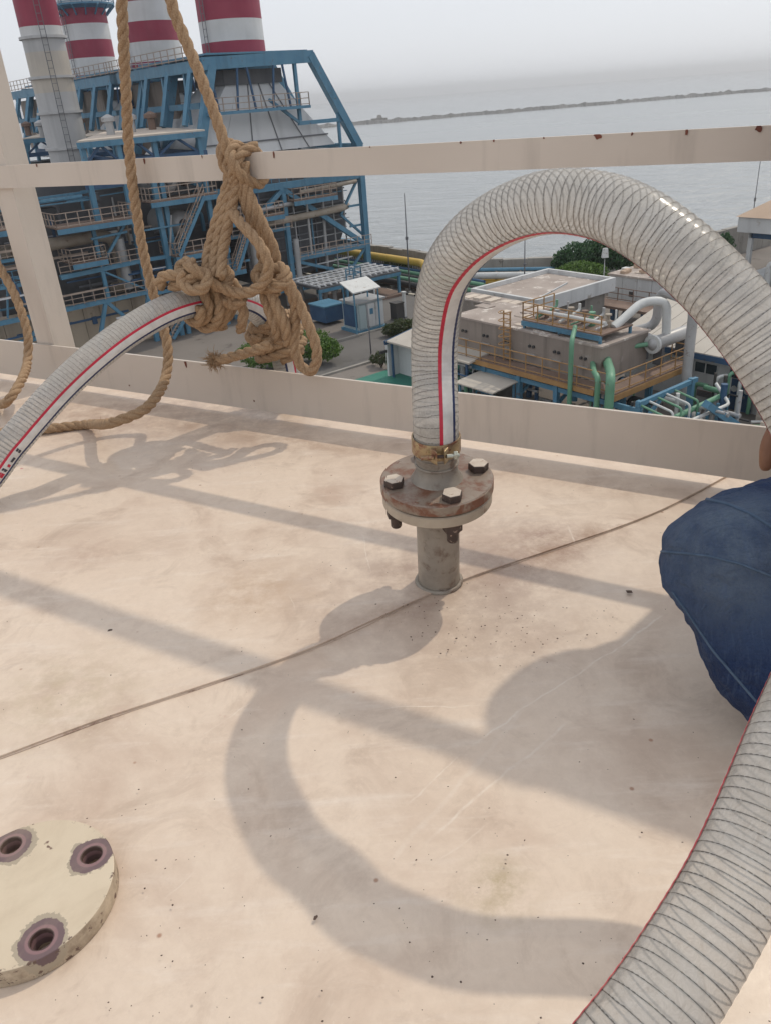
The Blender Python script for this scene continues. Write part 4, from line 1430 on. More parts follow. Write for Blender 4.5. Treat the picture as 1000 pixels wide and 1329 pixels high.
# ---- boiler units
def unit(v0, label, full=True):
    t = thing('boiler_house', P(44, v0, 0), label, 'boiler', 'boiler units under the chimneys')
    B = lambda name, u0, h0, u1, h1, w=.5, dv=0, mat='blue', h=None: stick(name, P(u0, v0 + dv, h0), P(u1, v0 + dv, h1), w, h or w, mat, t)
    for dv in ((0, 7.5, 14) if full else (0, 14)):
        B('column', 54, 0, 54, 14.4, .6, dv)
        B('leg', 54, 14.2, 49.0, 22.5, .75, dv)
        B('top_beam', 37.6, 22.1, 49.3, 22.35, .6, dv, h=1.0)
        B('leg', 38.5, 21.9, 35.2, 12.5, .75, dv)
        B('column', 44.3, 0, 44.3, 11.4, .45, dv)
        B('column', 37.2, 0, 37.2, 12, .5, dv)
        B('beam', 35.5, 11.5, 54, 11.5, .45, dv, h=.6)
        B('beam', 44.3, 4.5, 54, 4.5, .4, dv, h=.5)
        B('beam', 37.2, 7.6, 44.3, 7.6, .35, dv)
        B('beam', 47.0, 16.8, 52.3, 16.8, .35, dv)
        B('strut', 47.2, 22, 47.2, 17, .3, dv)
        B('strut', 44.0, 19, 47.2, 16.8, .25, dv)
        B('strut', 51.7, 17.8, 51.7, 13, .25, dv)
        B('brace', 44.3, 11.2, 53.7, 4.7, .45, dv)
        B('brace', 44.3, 11.2, 39.4, 7.8, .4, dv)
        if dv == 0 and full:
            B('brace', 53.8, 11.2, 51.2, 7.9, .22, dv + .3)
            B('brace', 51.2, 7.9, 53.8, 5.6, .22, dv + .3)
            B('brace', 54, 4.4, 51.3, 1.9, .22, dv)
            B('brace', 44.5, 4.4, 49.4, 2.7, .3, dv)
            for h in (6.6, 8.6):
                B('strut', 52.2, h, 54, h, .2, dv + .2)
    for u, h in ((54, 14.2), (49.1, 22.4), (38, 22.1), (54, 11.5), (54, 4.5), (37.2, 11.5)):
        stick('cross_beam', P(u, v0, h), P(u, v0 + 14.3, h), .5, .6, 'blue', t)
    # casing: plate courses with ribs
    hs = [2.7 + k * 1.28 for k in range(10)]
    for k, (a, b) in enumerate(zip(hs, hs[1:])):
        ur = lambda h: 50.2 + 2.2 * min(1, (h - 2.7) / 4)
        m = MB()
        c = []
        for h in (a + .02, b - .02):
            c += [P(40.2, v0 + 1.3, h), P(ur(h), v0 + 1.3, h), P(ur(h), v0 + 13.6, h), P(40.2, v0 + 13.6, h)]
        m.hexa(c).build('casing_panel', 'casing', t)
        if full:
            stick('rib', P(40.1, v0 + 1.18, b), P(ur(b) + .1, v0 + 1.18, b), .24, .14, 'rib', t)
    if full:
        for u in (42.2, 46.4, 48.6):
            stick('rib', P(u, v0 + 1.2, 2.8), P(u, v0 + 1.2, 14), .16, .14, 'rib', t)
    # hopper up to the stack, sheet by sheet
    lo = [(35.8 + k * (51.8 - 35.8) / 5) for k in range(6)]
    top = [(40.6 + k * (46.4 - 40.6) / 5) for k in range(6)]
    for k in range(5):
        m = MB()
        m.hexa([P(lo[k] + .02, v0 + 1, 14.6), P(lo[k + 1] - .02, v0 + 1, 14.6), P(lo[k + 1] - .02, v0 + 12.5, 14.6), P(lo[k] + .02, v0 + 12.5, 14.6),
                P(top[k] + .01, v0 + 1.7, 20.4), P(top[k + 1] - .01, v0 + 1.7, 20.4), P(top[k + 1] - .01, v0 + 7.3, 20.4), P(top[k] + .01, v0 + 7.3, 20.4)])
        m.build('hopper_sheet', 'casing_light', t)
        if k in (1, 2, 3): stick('rib', P(lo[k + 1], v0 + .97, 14.6), P(top[k + 1], v0 + 1.66, 20.4), .09, .08, 'rib', t)
    m = MB().ubox(40.4, 46.6, v0 + 1.4, v0 + 7.2, 20.4, 21.6)
    m.build('stack_base', 'casing', t)
    stick('rib', P(37.0, v0 + .98, 15.6), P(51.0, v0 + .98, 15.6), .12, .12, 'rib', t)
    # gallery round the stack foot
    pl = ubx('platform', 37.2, 48.0, v0 - .9, v0 + .7, 18.05, 18.3, 'blue', t)
    railing_mb([P(37.4, v0 - .85, 18.3), P(47.9, v0 - .85, 18.3), P(47.9, v0 + .6, 18.3)], 1.1, 1.3, .035).build('railing', 'railing', pl)
    pl = ubx('platform', 38, 48.6, v0 - .3, v0 + 14, 22.75, 22.9, 'blue', t)
    for k in range(5):
        u = 38.6 + k * 1.9
        stick('strut', P(u, v0 - .2, 18.3), P(u + (.5 if k % 2 else -.5), v0 - .2, 22), .16, .16, 'blue_dark', t)
    # left bay: pale roof slab on blue trusses
    ul = 24.8 if full else 31.5
    sl = MB().hexa([P(ul, v0 - 1.5, 16.9), P(36.2, v0 - 1.5, 16.9), P(36.2, v0 + 8, 17.2), P(ul + 6, v0 + 8, 17.2), P(ul, v0 - 1.5, 17.05), P(36.2, v0 - 1.5, 17.05), P(36.2, v0 + 8, 17.4), P(ul + 6, v0 + 8, 17.4)]).build('roof_slab', 'roof_slab', t)
    stick('fascia', P(ul - .1, v0 - 1.6, 16.7), P(36.3, v0 - 1.6, 16.7), .12, .45, 'blue', t)
    stick('fascia', P(36.3, v0 - 1.6, 16.7), P(36.3, v0 + 8, 16.9), .12, .45, 'blue', t)
    for k in range(3):
        q = MB().lathe([(.35, 0), (.35, 1.0), (.6, 1.05), (.6, 1.35), (.1, 1.6)], P(29.5 + k * 2.4, v0 + 3 + k, 17.2), n=14)
        q.build('roof_vent', 'pipe_grey' if k != 2 else 'rust', t, smooth=.6)
    for u in (25.2, 28.2, 31.4, 35.6) if full else (31.6, 35.6):
        stick('column', P(u, v0 - 1.2, 0 if u > 26 else 10.6), P(u, v0 - 1.2, 16.8), .4, .4, 'blue', t)
        stick('column', P(max(u, 29), v0 + 7.5, 0), P(max(u, 29), v0 + 7.5, 16.8), .4, .4, 'blue', t)
        stick('truss', P(u, v0 - 1.2, 15.2), P(max(u, 29), v0 + 7.5, 15.4), .3, .4, 'blue_dark', t)
    for h in (15.2, 13.6):
        stick('beam', P(ul, v0 - 1.2, h), P(36.2, v0 - 1.2, h), .3, .45, 'blue_dark', t)
    us = [25.2, 28.2, 31.4, 35.6] if full else [31.6, 35.6]
    for a, b in zip(us, us[1:]):
        stick('brace', P(a, v0 - 1.2, 15.2), P((a + b) / 2, v0 - 1.2, 16.6), .2, .2, 'blue_dark', t)
        stick('brace', P(b, v0 - 1.2, 15.2), P((a + b) / 2, v0 - 1.2, 16.6), .2, .2, 'blue_dark', t)
    # upper bay between slab and stacks: sloped struts
    stick('beam', P(37.6, v0, 22.0), P(37.6, v0 + 20, 22.0), .6, .9, 'blue', t)
    stick('beam', P(37.4, v0 + 1, 18.9), P(37.4, v0 + 20, 18.9), .3, .5, 'blue', t)
    for k in range(4):
        stick('strut', P(37.6, v0 + 2 + k * 4.6, 22), P(35.6, v0 + 1 + k * 4.6, 17.4), .4, .4, 'blue', t)
        stick('strut', P(37.6, v0 + 3.5 + k * 4.6, 21.6), P(37.4, v0 + 3.4 + k * 4.6, 17.4), .26, .26, 'blue', t)
    railing_mb([P(37.2, v0 + 1, 22.5), P(37.2, v0 + 20, 22.5)], 1.1, 1.5, .035).build('railing', 'railing', t)
    ubx('duct_wall', 38.6, 39.0, v0 + 8, v0 + 19.5, 14.5, 21.3, 'tank_wall', t)
    # inlet duct behind the left bay
    ubx('duct', 17 if full else 30, 40, v0 + 4.5, v0 + 9.5, 1.0, 14.2, 'casing', t)
    return t

u1 = unit(VF, 'nearest boiler house with blue steel frame and grey hopper below the widest chimney')
unit(VF + 18.2, 'second boiler house in the row, blue frame behind the nearest one', False)
unit(VF + 36.8, 'farthest boiler house in the row, blue frame at the back', False)

# details of the nearest unit's left bay
def bay(t):
    v0 = VF
    def S(name, u0, h0, u1, h1, w=.3, dv=-1.2, mat='blue', h=None, par=None):
        return stick(name, P(u0, v0 + dv, h0), P(u1, v0 + dv, h1), w, h or w, mat, par or t)
    def deckrail(u0, u1, h, d0=-2.4, d1=.8, mat='railing', beam='blue'):
        pl = ubx('platform', u0, u1, v0 + d0, v0 + d1, h - .08, h, 'rust', t)
        S('edge_beam', u0, h - .28, u1, h - .28, .16, d0, beam, .4, pl)
        railing_mb([P(u0, v0 + d1, h), P(u0, v0 + d0, h), P(u1, v0 + d0, h), P(u1, v0 + d1, h)], 1.1, .9, .035).build('railing', mat, pl)
        return pl
    S('column', 19.2, 0, 19.2, 11.2, .5)
    S('column', 30.7, 0, 30.7, 13.5, .42)
    S('column', 24.6, 4.5, 24.6, 10.4, .3)
    deckrail(21.3, 28.0, 10.9)
    deckrail(29.6, 36.0, 11.9)
    deckrail(31.0, 36.4, 7.2)
    deckrail(14.5, 20.0, 11.4)
    deckrail(22.0, 25.0, 8.0, -2.0, 1)
    deckrail(36.6, 43.2, 9.2, -1.6, .8)
    deckrail(44.8, 50, 10.1, -1.1, .9)
    deckrail(33.8, 38.2, 4.9, -1.6, .8)
    for (a, ha, b, hb, w) in ((21, 7.0, 28.2, 7.2, .38), (12, 7.1, 20, 7.0, .3), (20.5, 4.4, 28.3, 4.5, .38), (12, 4.3, 19, 4.4, .35), (12, 9.0, 20, 9.0, .25), (28.2, 7.2, 37, 7.0, .3), (28, 4.2, 37, 4.3, .3), (12, 2.4, 19, 2.6, .3), (28, 1.9, 44, 1.9, .3)):
        S('beam', a, ha, b, hb, w)
    for (a, ha, b, hb, w) in ((24.6, 7.3, 27.6, 10.6, .22), (24.3, 4.4, 22.6, .2, .3), (24.3, 4.4, 27, 1.2, .3), (28.2, 4.3, 27.2, 1.4, .22), (19.2, 4.3, 15, .6, .22), (31, 4.2, 36, .8, .25), (13, 8.8, 18.6, 7.3, .18), (24.8, 6.8, 28, 4.8, .16)):
        S('brace', a, ha, b, hb, w)
    # stairs
    for (a, ha, b, hb) in ((31.3, 7.2, 34.6, 11.8), (29.2, .2, 33.8, 4.9), (36.8, 4.9, 39.2, 9.1)):
        st = thing_part('stair', t)
        for dv in (-2.6, -1.7):
            stick('stringer', P(a, v0 + dv, ha), P(b, v0 + dv, hb), .08, .3, 'blue', st)
        n = int((hb - ha) / .24)
        for k in range(n):
            f = (k + .5) / n
            u, h = a + (b - a) * f, ha + (hb - ha) * f
            stick('tread', P(u, v0 - 2.6, h), P(u, v0 - 1.7, h), .26, .05, 'railing', st)
        m = MB()
        for dv in (-2.6, -1.7):
            for dz in (.55, 1.0):
                m.bar(P(a, v0 + dv, ha + dz), P(b, v0 + dv, hb + dz), .06)
            for k in range(5):
                f = k / 4
                m.bar(P(a + (b - a) * f, v0 + dv, ha + (hb - ha) * f), P(a + (b - a) * f, v0 + dv, ha + (hb - ha) * f + 1), .05)
        m.build('handrail', 'railing', st)
    # drums and pipes
    for (u, h, r, dv) in ((32.2, 13.3, 1.15, -.5), (33.0, 9.6, 1.15, -.3), (16, 9.8, 1.0, 0)):
        d = MB().lathe([(.05, -.55), (r * .55, -.42), (r * .9, -.12), (r, .15), (r, 7)], P(u, v0 + dv, h), EV, 28).build('steam_drum', 'pipe_grey', t, smooth=.7)
        MB().lathe([(.32, -.75), (.32, -.5), (.42, -.5), (.42, -.4)], P(u, v0 + dv, h), EV, 16).build('manhole', 'casing', d, smooth=.6)
    pipe('pipe', [P(12, v0 + .3, 9.3), P(26.8, v0 + .3, 9.6), P(26.9, v0 + .3, 5.0), P(26.9, v0 + 3, 4.6)], .5, 'pipe_beige', t, 14)
    pipe('pipe', [P(26.9, v0 - .3, 9.2), P(27.0, v0 - .3, 4.9)], .46, 'pipe_grey', t, 14)
    pipe('pipe', [P(39.6, v0 - .6, 11.4), P(40.1, v0 - .6, 3.2)], .42, 'pipe_grey', t, 14)
    pipe('pipe', [P(41.5, v0 - .2, 8.3), P(51, v0 - .2, 8.6), P(52.6, v0 + 1, 8.6)], .34, 'pipe_beige', t, 12)
    pipe('pipe', [P(46, v0 - .4, 10.7), P(53.2, v0 - .4, 11.0), P(53.2, v0 + 3, 11)], .2, 'pipe_beige', t)
    pipe('pipe', [P(41, v0 - .3, 9.6), P(46.5, v0 - .3, 9.9)], .2, 'pipe_grey', t)
    pipe('pipe', [P(46.8, v0 - .2, 11.2), P(46.8, v0 - .2, 4.6)], .12, 'pipe_grey', t)
    pipe('pipe', [P(49.3, v0 + .6, 10.6), P(49.1, v0 + .6, 2.8)], .16, 'pipe_grey', t)
    pipe('pipe', [P(44.9, v0 - .4, 6.5), P(44.9, v0 - .4, .3)], .3, 'pipe_grey', t, 12)
    random.seed(77)
    for k in range(46):
        u = random.uniform(13, 43)
        h = random.choice((2.6, 3.3, 5.2, 5.9, 6.4, 7.7, 8.6, 9.9, 12.4, 12.9, 14.2)) + random.uniform(-.25, .25)
        L = random.uniform(1.5, 7)
        dv = random.uniform(.6, 3.6)
        r = random.choice((.06, .09, .13, .2))
        mt = random.choice(('blue_dark', 'pipe_grey', 'pipe_beige', 'rib', 'casing', 'blue'))
        if random.random() < .55:
            pts = [P(u, v0 + dv, h), P(u + L, v0 + dv, h), P(u + L, v0 + dv, h - random.uniform(.8, 3))]
        else:
            pts = [P(u, v0 + dv, h), P(u, v0 + dv, max(.3, h - L))]
        pipe('pipe', pts, r, mt, t, 8)
    for k in range(26):
        u, h = random.uniform(14, 43), random.choice((2.0, 4.8, 7.5, 8.2, 11.1, 12.1)) + .4
        s = random.uniform(.3, .7)
        ubx('valve_box', u, u + s, v0 + random.uniform(-.6, 1.4), v0 + 1.8, h, h + s * random.uniform(1, 1.8), random.choice(('pipe_grey', 'casing', 'blue_dark', 'rust')), t)
    # the fine lattice: ties, hangers, trays and handrails in front of the ducts
    random.seed(101)
    for h in (2.9, 5.6, 6.2, 8.4, 9.7, 12.7, 13.1):
        for k in range(5):
            a = random.uniform(12, 34)
            S('tie', a, h + random.uniform(-.1, .1), min(43, a + random.uniform(3, 9)), h + random.uniform(-.1, .1), random.choice((.1, .14, .18)), random.choice((-1.5, -.9, .2, 1.0)), random.choice(('blue', 'blue', 'railing', 'blue_dark', 'casing_light')))
    for k in range(34):
        u = random.uniform(12.5, 43.5)
        h = random.choice((.2, 4.5, 7.2, 9.2))
        S('hanger', u, h, u + random.choice((0, 0, 0, .8, -.8)), h + random.uniform(2, 4.2), random.choice((.1, .14, .2)), random.choice((-1.4, -.6, .4, 1.2)), random.choice(('blue', 'blue', 'blue_dark', 'pipe_grey')))
    for (a, b, h) in ((21, 28, 7.3), (12, 19, 7.2), (20.5, 28, 4.6), (28.5, 33.6, 4.5), (37.4, 44, 7.8), (44.6, 53.6, 4.75), (38, 44, 11.8), (46, 53.5, 11.9), (12, 19, 9.2)):
        railing_mb([P(a, v0 - 1.5, h), P(b, v0 - 1.5, h)], 1.0, .9, .028).build('railing', random.choice(('railing', 'railing', 'blue')), t)
    for k in range(7):
        h = 3.4 + k * 1.35
        S('tie', 45, h, 52.4, h + random.uniform(-.05, .1), random.choice((.08, .12)), .5, random.choice(('blue', 'pipe_grey', 'casing_light')))
    for u in (45.6, 47.6, 50.4, 51.8):
        S('hanger', u, 2.7, u, 11.3, .12, .45, random.choice(('blue', 'pipe_grey')))
    # beige cladding at the foot
    for k in range(7):
        ubx('cladding_panel', 19.6 + k * 1.5, 21.06 + k * 1.5, v0 + .2, v0 + 3, 0, 3.9 + .05 * (k % 2), 'beige', t)
    for k in range(5):
        ubx('cladding_panel', 11.5 + k * 1.5, 12.96 + k * 1.5, v0 + .6, v0 + 3, 0, 4.0, 'beige', t)
    # low service deck at the right foot
    pl = ubx('platform', 43.4, 53.6, v0 - 6.0, v0 - .4, 2.35, 2.5, 'casing', t)
    for u in (43.6, 46.8, 50, 53.4):
        for dv in (-5.8, -.6):
            stick('column', P(u, v0 + dv, 0), P(u, v0 + dv, 2.4), .25, .25, 'blue', t)
    for dv in (-5.9, -3.2, -.5):
        stick('beam', P(43.4, v0 + dv, 2.2), P(53.6, v0 + dv, 2.2), .2, .35, 'blue', t)
    m = MB()
    for k in range(15):
        u = 43.6 + k * .7
        m.bar(P(u, v0 - 5.9, 2.62), P(u, v0 - .5, 2.62), .14)
    for k in range(5):
        m.bar(P(43.4, v0 - 5.6 + k * 1.2, 2.75), P(53.6, v0 - 5.6 + k * 1.2, 2.75), .12)
    m.build('cable_tray', 'casing_light', pl)
    railing_mb([P(46.8, v0 - 5.9, 2.5), P(48.6, v0 - 5.9, 2.5), P(48.6, v0 - 4, 2.5)], 1.2, 1.0, .05).build('railing', 'blue', pl)
    for k, u in enumerate((44.6, 45.6, 46.4, 48.8, 50.6)):
        MB().lathe([(.32, 0), (.32, .15), (.22, .2), (.22, 1.2), (.34, 1.25), (.34, 1.5)], P(u, v0 - 4.2 + .5 * (k % 2), .1), n=14).build('pump', 'pipe_grey', t, smooth=.6)
    ubx('plinth', 43.2, 53.8, v0 - 6.4, v0 + .1, 0, .25, 'rust', t)
def thing_part(name, parent):
    o = bpy.data.objects.new(name, None)
    o.location = parent.location
    COL.objects.link(o)
    o.parent = parent
    o.matrix_parent_inverse = root_inv(parent)
    return o
bay(u1)

# ---- yard things
def vegetation(name, label, cat, c, blobs, n, leaf, mat, trunk=None, group=None, seed=1):
    random.seed(seed)
    t = thing(name, c, label, cat, group)
    m = MB()
    for (o, rx, ry, rz, w) in blobs:
        o = Vector(o)
        for _ in range(int(n * w)):
            d = Vector([random.gauss(0, 1) for _ in range(3)]).normalized()
            k = random.uniform(.55, 1.05) ** .6
            nz_ = 1 + .28 * noise.noise(Vector((d.x * 2.2 + seed, d.y * 2.2, d.z * 2.2)) * 1.4)
            p = c + o + Vector((d.x * rx, d.y * ry, d.z * rz)) * k * nz_
            if p.z < c.z + .05: continue
            a = Vector([random.gauss(0, 1) for _ in range(3)]).normalized()
            b = a.orthogonal().normalized()
            e = a.cross(b)
            s = leaf * random.uniform(.6, 1.3)
            m.add([p - b * s, p + e * s * .5, p + b * s, p - e * s * .5], [(0, 1, 2, 3)])
    m.build('crown' if trunk else 'foliage', mat, t)
    tr = MB()
    if trunk:
        h, r = trunk
        tr.tube([c, c + Vector((.1, 0, h * .5)), c + Vector((0, .1, h))], [r, r * .8, r * .55], 8)
        for (o, rx, ry, rz, w) in blobs:
            tr.tube([c + Vector((0, .05, h * .7)), c + Vector((0, 0, h * .7)).lerp(Vector(o), .55), c + Vector(o)], [r * .5, r * .35, r * .15], 6)
        tr.build('trunk', 'bark', t, True)
    else:
        for k in range(7):
            a = k * .9
            tr.tube([c, c + Vector((cos(a) * .2, sin(a) * .2, .4)), c + Vector((cos(a) * .6, sin(a) * .6, .9))], [.04, .03, .012], 5)
        tr.build('stem', 'bark', t, True)
    return t
B = lambda x, y, z, rx, ry, rz, w=1: ((x, y, z), rx, ry, rz, w)
# trees by the wall, shrubs in the yard
tp = P(66.2, 51.0)
vegetation('tree', 'dark green tree behind the flat-roofed pump house, left of the pair', 'tree', P(65.4, 52.2), [B(0, 0, 3.2, 2.4, 1.8, 1.3), B(-1.2, 0, 2.6, 1.5, 1.4, 1.0, .6), B(1.5, .4, 3.6, 1.6, 1.5, 1.0, .6)], 2400, .17, 'leaf_dark', (2.4, .16), 'trees by the sea wall', 2)
vegetation('tree', 'dark green tree behind the flat-roofed pump house, right of the pair', 'tree', P(68.0, 50.2), [B(0, 0, 3.2, 2.3, 1.8, 1.4), B(1.6, 0, 2.6, 1.6, 1.4, 1.1, .6), B(-1.0, .2, 3.7, 1.3, 1.3, .9, .5)], 2400, .17, 'leaf_dark', (2.4, .16), 'trees by the sea wall', 3)
vegetation('bush', 'bright green clipped bush in front of the dark trees', 'bush', P(61.0, 48.6), [B(0, 0, 2.9, 2.0, 1.5, .9), B(-1.4, .2, 2.6, 1.2, 1.2, .8, .6), B(1.4, 0, 2.7, 1.2, 1.2, .8, .6)], 2200, .13, 'leaf_bright', (1.6, .1), None, 4)
p = gz(425, 480, G)
vegetation('bush', 'bright green bush by the road below the toe board', 'bush', P(33.6, 53.0), [B(0, 0, 1.5, 1.9, 1.5, 1.1), B(-1.6, .6, 1.3, 1.3, 1.2, .9, .6), B(1.2, -.6, 1.2, 1.3, 1.1, .8, .6)], 2600, .12, 'leaf_bright', (1.0, .08), None, 5)
vegetation('bush', 'bright green bush seen through the rope bight', 'bush', P(29.8, 54.6), [B(0, 0, 1.4, 1.6, 1.4, 1.0), B(1.3, -.4, 1.2, 1.2, 1.0, .8, .6)], 2000, .12, 'leaf_bright', (1.0, .08), None, 6)
vegetation('shrub', 'loose olive shrub beside the green kiosk', 'shrub', P(43.2, 53.2), [B(0, 0, .8, 1.0, .9, .7), B(-.9, .2, .6, .8, .7, .5, .6), B(1.0, .8, .7, .8, .7, .55, .6)], 1400, .11, 'leaf_dull', None, None, 7)
vegetation('shrub', 'scrubby growth against the sea wall behind the yellow pipe', 'shrub', P(58.9, 72.5), [B(0, 0, 1.1, 1.6, 1.9, .9), B(-.9, 1.6, .9, 1.0, 1.5, .7, .7), B(.8, -1.4, .8, 1, 1.2, .6, .6)], 1600, .15, 'leaf_dull', None, None, 8)
vegetation('potted_plant', 'small potted plants beside the green-floored shed', 'plant', P(36.4, 47.6), [B(0, 0, .8, .5, .5, .5), B(.7, -.5, .6, .4, .4, .35, .5), B(-.5, .7, .5, .35, .4, .3, .5)], 700, .09, 'leaf_dull', None, None, 9)

def kiosk():
    t = thing('kiosk', P(42.6, 57.4), 'pale blue-green sampling kiosk with a tilted canopy beside the road', 'kiosk')
    ubx('wall', 41.4, 44.2, 56.9, 59.2, .25, 2.6, 'kiosk', t)
    ubx('base', 41.2, 44.4, 56.7, 59.4, 0, .25, 'blue', t)
    ubx('roof', 41.2, 44.4, 56.7, 59.4, 2.6, 2.75, 'pipe_grey', t)
    for (a, b) in ((41.5, 42.2), (42.3, 43.2), (43.25, 44.1)):
        ubx('door', a, b, 56.8, 56.93, .4, 2.45, 'white_wall' if a > 42 else 'kiosk', t)
    ubx('notice', 42.6, 42.95, 56.77, 56.8, 1.5, 2.0, 'blue', t)
    ubx('side_panel', 41.33, 41.42, 57.1, 59.0, .5, 2.4, 'blue_dark', t)
    MB().hexa([P(40.6, 56.3, 3.7), P(43.6, 56.3, 3.7), P(43.6, 58.2, 4.4), P(40.6, 58.2, 4.4), P(40.6, 56.3, 3.8), P(43.6, 56.3, 3.8), P(43.6, 58.2, 4.5), P(40.6, 58.2, 4.5)]).build('canopy', 'pipe_white', t)
    for u in (40.8, 43.4):
        stick('post', P(u, 56.5, 0), P(u, 56.5, 3.75), .1, .1, 'blue', t)
        stick('post', P(u, 58.0, 2.6), P(u, 58.0, 4.35), .1, .1, 'blue', t)
kiosk()
tk = thing('blue_container', P(40.5, 63), 'dark blue steel box below the low service deck', 'container')
ubx('body', 41.0, 43.2, 61.5, 64, .3, 1.7, 'blue_dark', tk)
ubx('lid', 40.9, 43.3, 61.4, 64.1, 1.7, 1.82, 'blue', tk)
for (u, v, w, h, m_, nm, lab, cat) in ((46.2, 57.6, .9, 1.5, 'dark', 'bin', 'dark green wheeled bin at the road corner by the kiosk', 'bin'), (47.4, 57.9, .25, 2.3, 'pipe_white', 'marker_post', 'white marker post at the road corner', 'post')):
    t = thing(nm, P(u, v), lab, cat)
    ubx('body', u, u + w, v, v + w, .1, h, m_, t)
    ubx('cap', u - .05, u + w + .05, v - .05, v + w + .05, h, h + .12, m_, t)
    ubx('base', u - .04, u + w + .04, v - .04, v + w + .04, 0, .1, 'rib', t)
t = thing('gate_frame', P(45.2, 60.2), 'pale grey framed gate panel behind the kiosk', 'gate')
for v in (59.6, 61.6):
    stick('post', P(45.4, v, 0), P(45.4, v, 3.0), .12, .12, 'pipe_white', t)
stick('top_rail', P(45.4, 59.6, 3.0), P(45.4, 61.6, 3.0), .12, .12, 'pipe_white', t)
ubx('panel', 45.36, 45.44, 59.7, 61.5, .6, 2.8, 'casing', t)

# pipe track along the sea wall
def track():
    t = thing('pipe_track', P(57, 70), 'rack of green, yellow and dark pipes running along the sea wall', 'pipe rack')
    for (u, h, r, mt) in ((55.2, .7, .28, 'dark'), (55.9, .95, .26, 'green'), (56.5, 1.1, .22, 'dark'), (57.0, 1.35, .24, 'green'), (57.6, 1.5, .2, 'blue_dark'), (55.5, .35, .2, 'rust')):
        pipe('pipe', [P(u, 55.0 + (u - 55), h), P(u, 120, h)], r, mt, t, 10)
    pipe('pipe', [P(58.0, 120, 2.3), P(58.0, 67.5, 2.3), P(57.6, 66.6, 2.2), P(57.4, 66.2, 1.2)], .42, 'yellow', t, 14)
    pipe('pipe', [P(57.4, 66.2, 1.2), P(57.4, 63.5, 1.3), P(58.6, 62.6, 1.3)], .2, 'pipe_white', t)
    for k in range(24):
        v = 56 + k * 2.6
        ubx('sleeper', 54.8, 58.4, v, v + .25, 0, .3, 'concrete', t)
    for k in range(8):
        v = 68 + k * 5
        stick('support', P(58.0, v, .2), P(58.0, v, 2.0), .16, .16, 'railing', t)
    t2 = thing('pipe_track', P(60, 56), 'blue, white and yellow pipes lying before the pale sea wall', 'pipe rack')
    for (o, h, r, mt) in ((0, 2.2, .18, 'blue'), (.35, 1.7, .34, 'pipe_white'), (.2, 1.0, .3, 'yellow')):
        pipe('pipe', [P(58.6 - o, 60.6 - o, h), P(64.4 - o, 52.6 - o, h), P(72 - o, 48.6 - o, h)], r, mt, t2, 12)
    for k in range(5):
        stick('support', P(58.6 + k * 1.4, 60.2 - k * 1.95, 0), P(58.6 + k * 1.4, 60.2 - k * 1.95, 2.1), .16, .16, 'railing', t2)
track()
def pickets(a, b, lab, n):
    A, Bv = P(*a, .0), P(*b, .0)
    t = thing('picket_fence', A, lab, 'fence', 'picket fences by the sea wall')
    for k in range(n + 1):
        q = A.lerp(Bv, k / n)
        stick('picket', q, q + Vector((0, 0, 1.5)), .12, .06, 'fence', t, up=Vector((1, 0, .01)))
    for z in (.5, 1.1):
        stick('rail', A + Vector((0, 0, z)), Bv + Vector((0, 0, z)), .06, .1, 'fence', t)
pickets((59.3, 92), (59.3, 62.6), 'pale picket fence at the foot of the sea wall beyond the yellow pipe', 70)
pickets((60.0, 60.2), (65.6, 53.0), 'pale picket fence before the wall left of the dark trees', 24)
pickets((68.6, 49.4), (75.0, 47.6), 'pale picket fence right of the dark trees', 18)

# masts and lamp posts
def mast(p, h, r, lab, lamp=None, cat='mast'):
    t = thing('lamp_post' if lamp else 'mast', p, lab, cat)
    MB().tube([p, p + Vector((0, 0, h * .5)), p + Vector((0, 0, h))], [r, r * .8, r * .5], 8).build('pole', 'rib' if not lamp else 'pipe_grey', t, True)
    MB().lathe([(r * 2.2, 0), (r * 2.2, .12), (r * 1.2, .3)], p, n=10).build('foot', 'concrete', t)
    if lamp:
        MB().hexa([p + Vector(q) for q in ((-.28, -.2, h), (.28, -.2, h), (.28, .2, h), (-.28, .2, h), (-.2, -.12, h + .8), (.2, -.12, h + .8), (.2, .12, h + .8), (-.2, .12, h + .8))]).build('lamp_head', 'pipe_white', t)
    else:
        MB().tube([p + Vector((0, 0, h * .55)), p + Vector((0, 0, h * .58))], r * 1.7, 8).build('collar', 'rib', t)
mp = P(54.4, 65.4)
mast(mp, px_h(533, 250, 54.4, 65.4), .09, 'thin dark mast standing left of the hose arch')
mast(P(58.4, 53.0), px_h(697, 303, 58.4, 53.0), .08, 'thin mast seen inside the hose arch')
q = gz(779, 352, G)
mast(P(60.2, 45.2), px_h(779, 322, 60.2, 45.2) - .8, .07, 'slim lamp post before the dark trees', True, 'lamp post')
mast(P(37.6, 50.4), px_h(484, 392, 37.6, 50.4) , .06, 'thin pale pole in front of the kiosk')

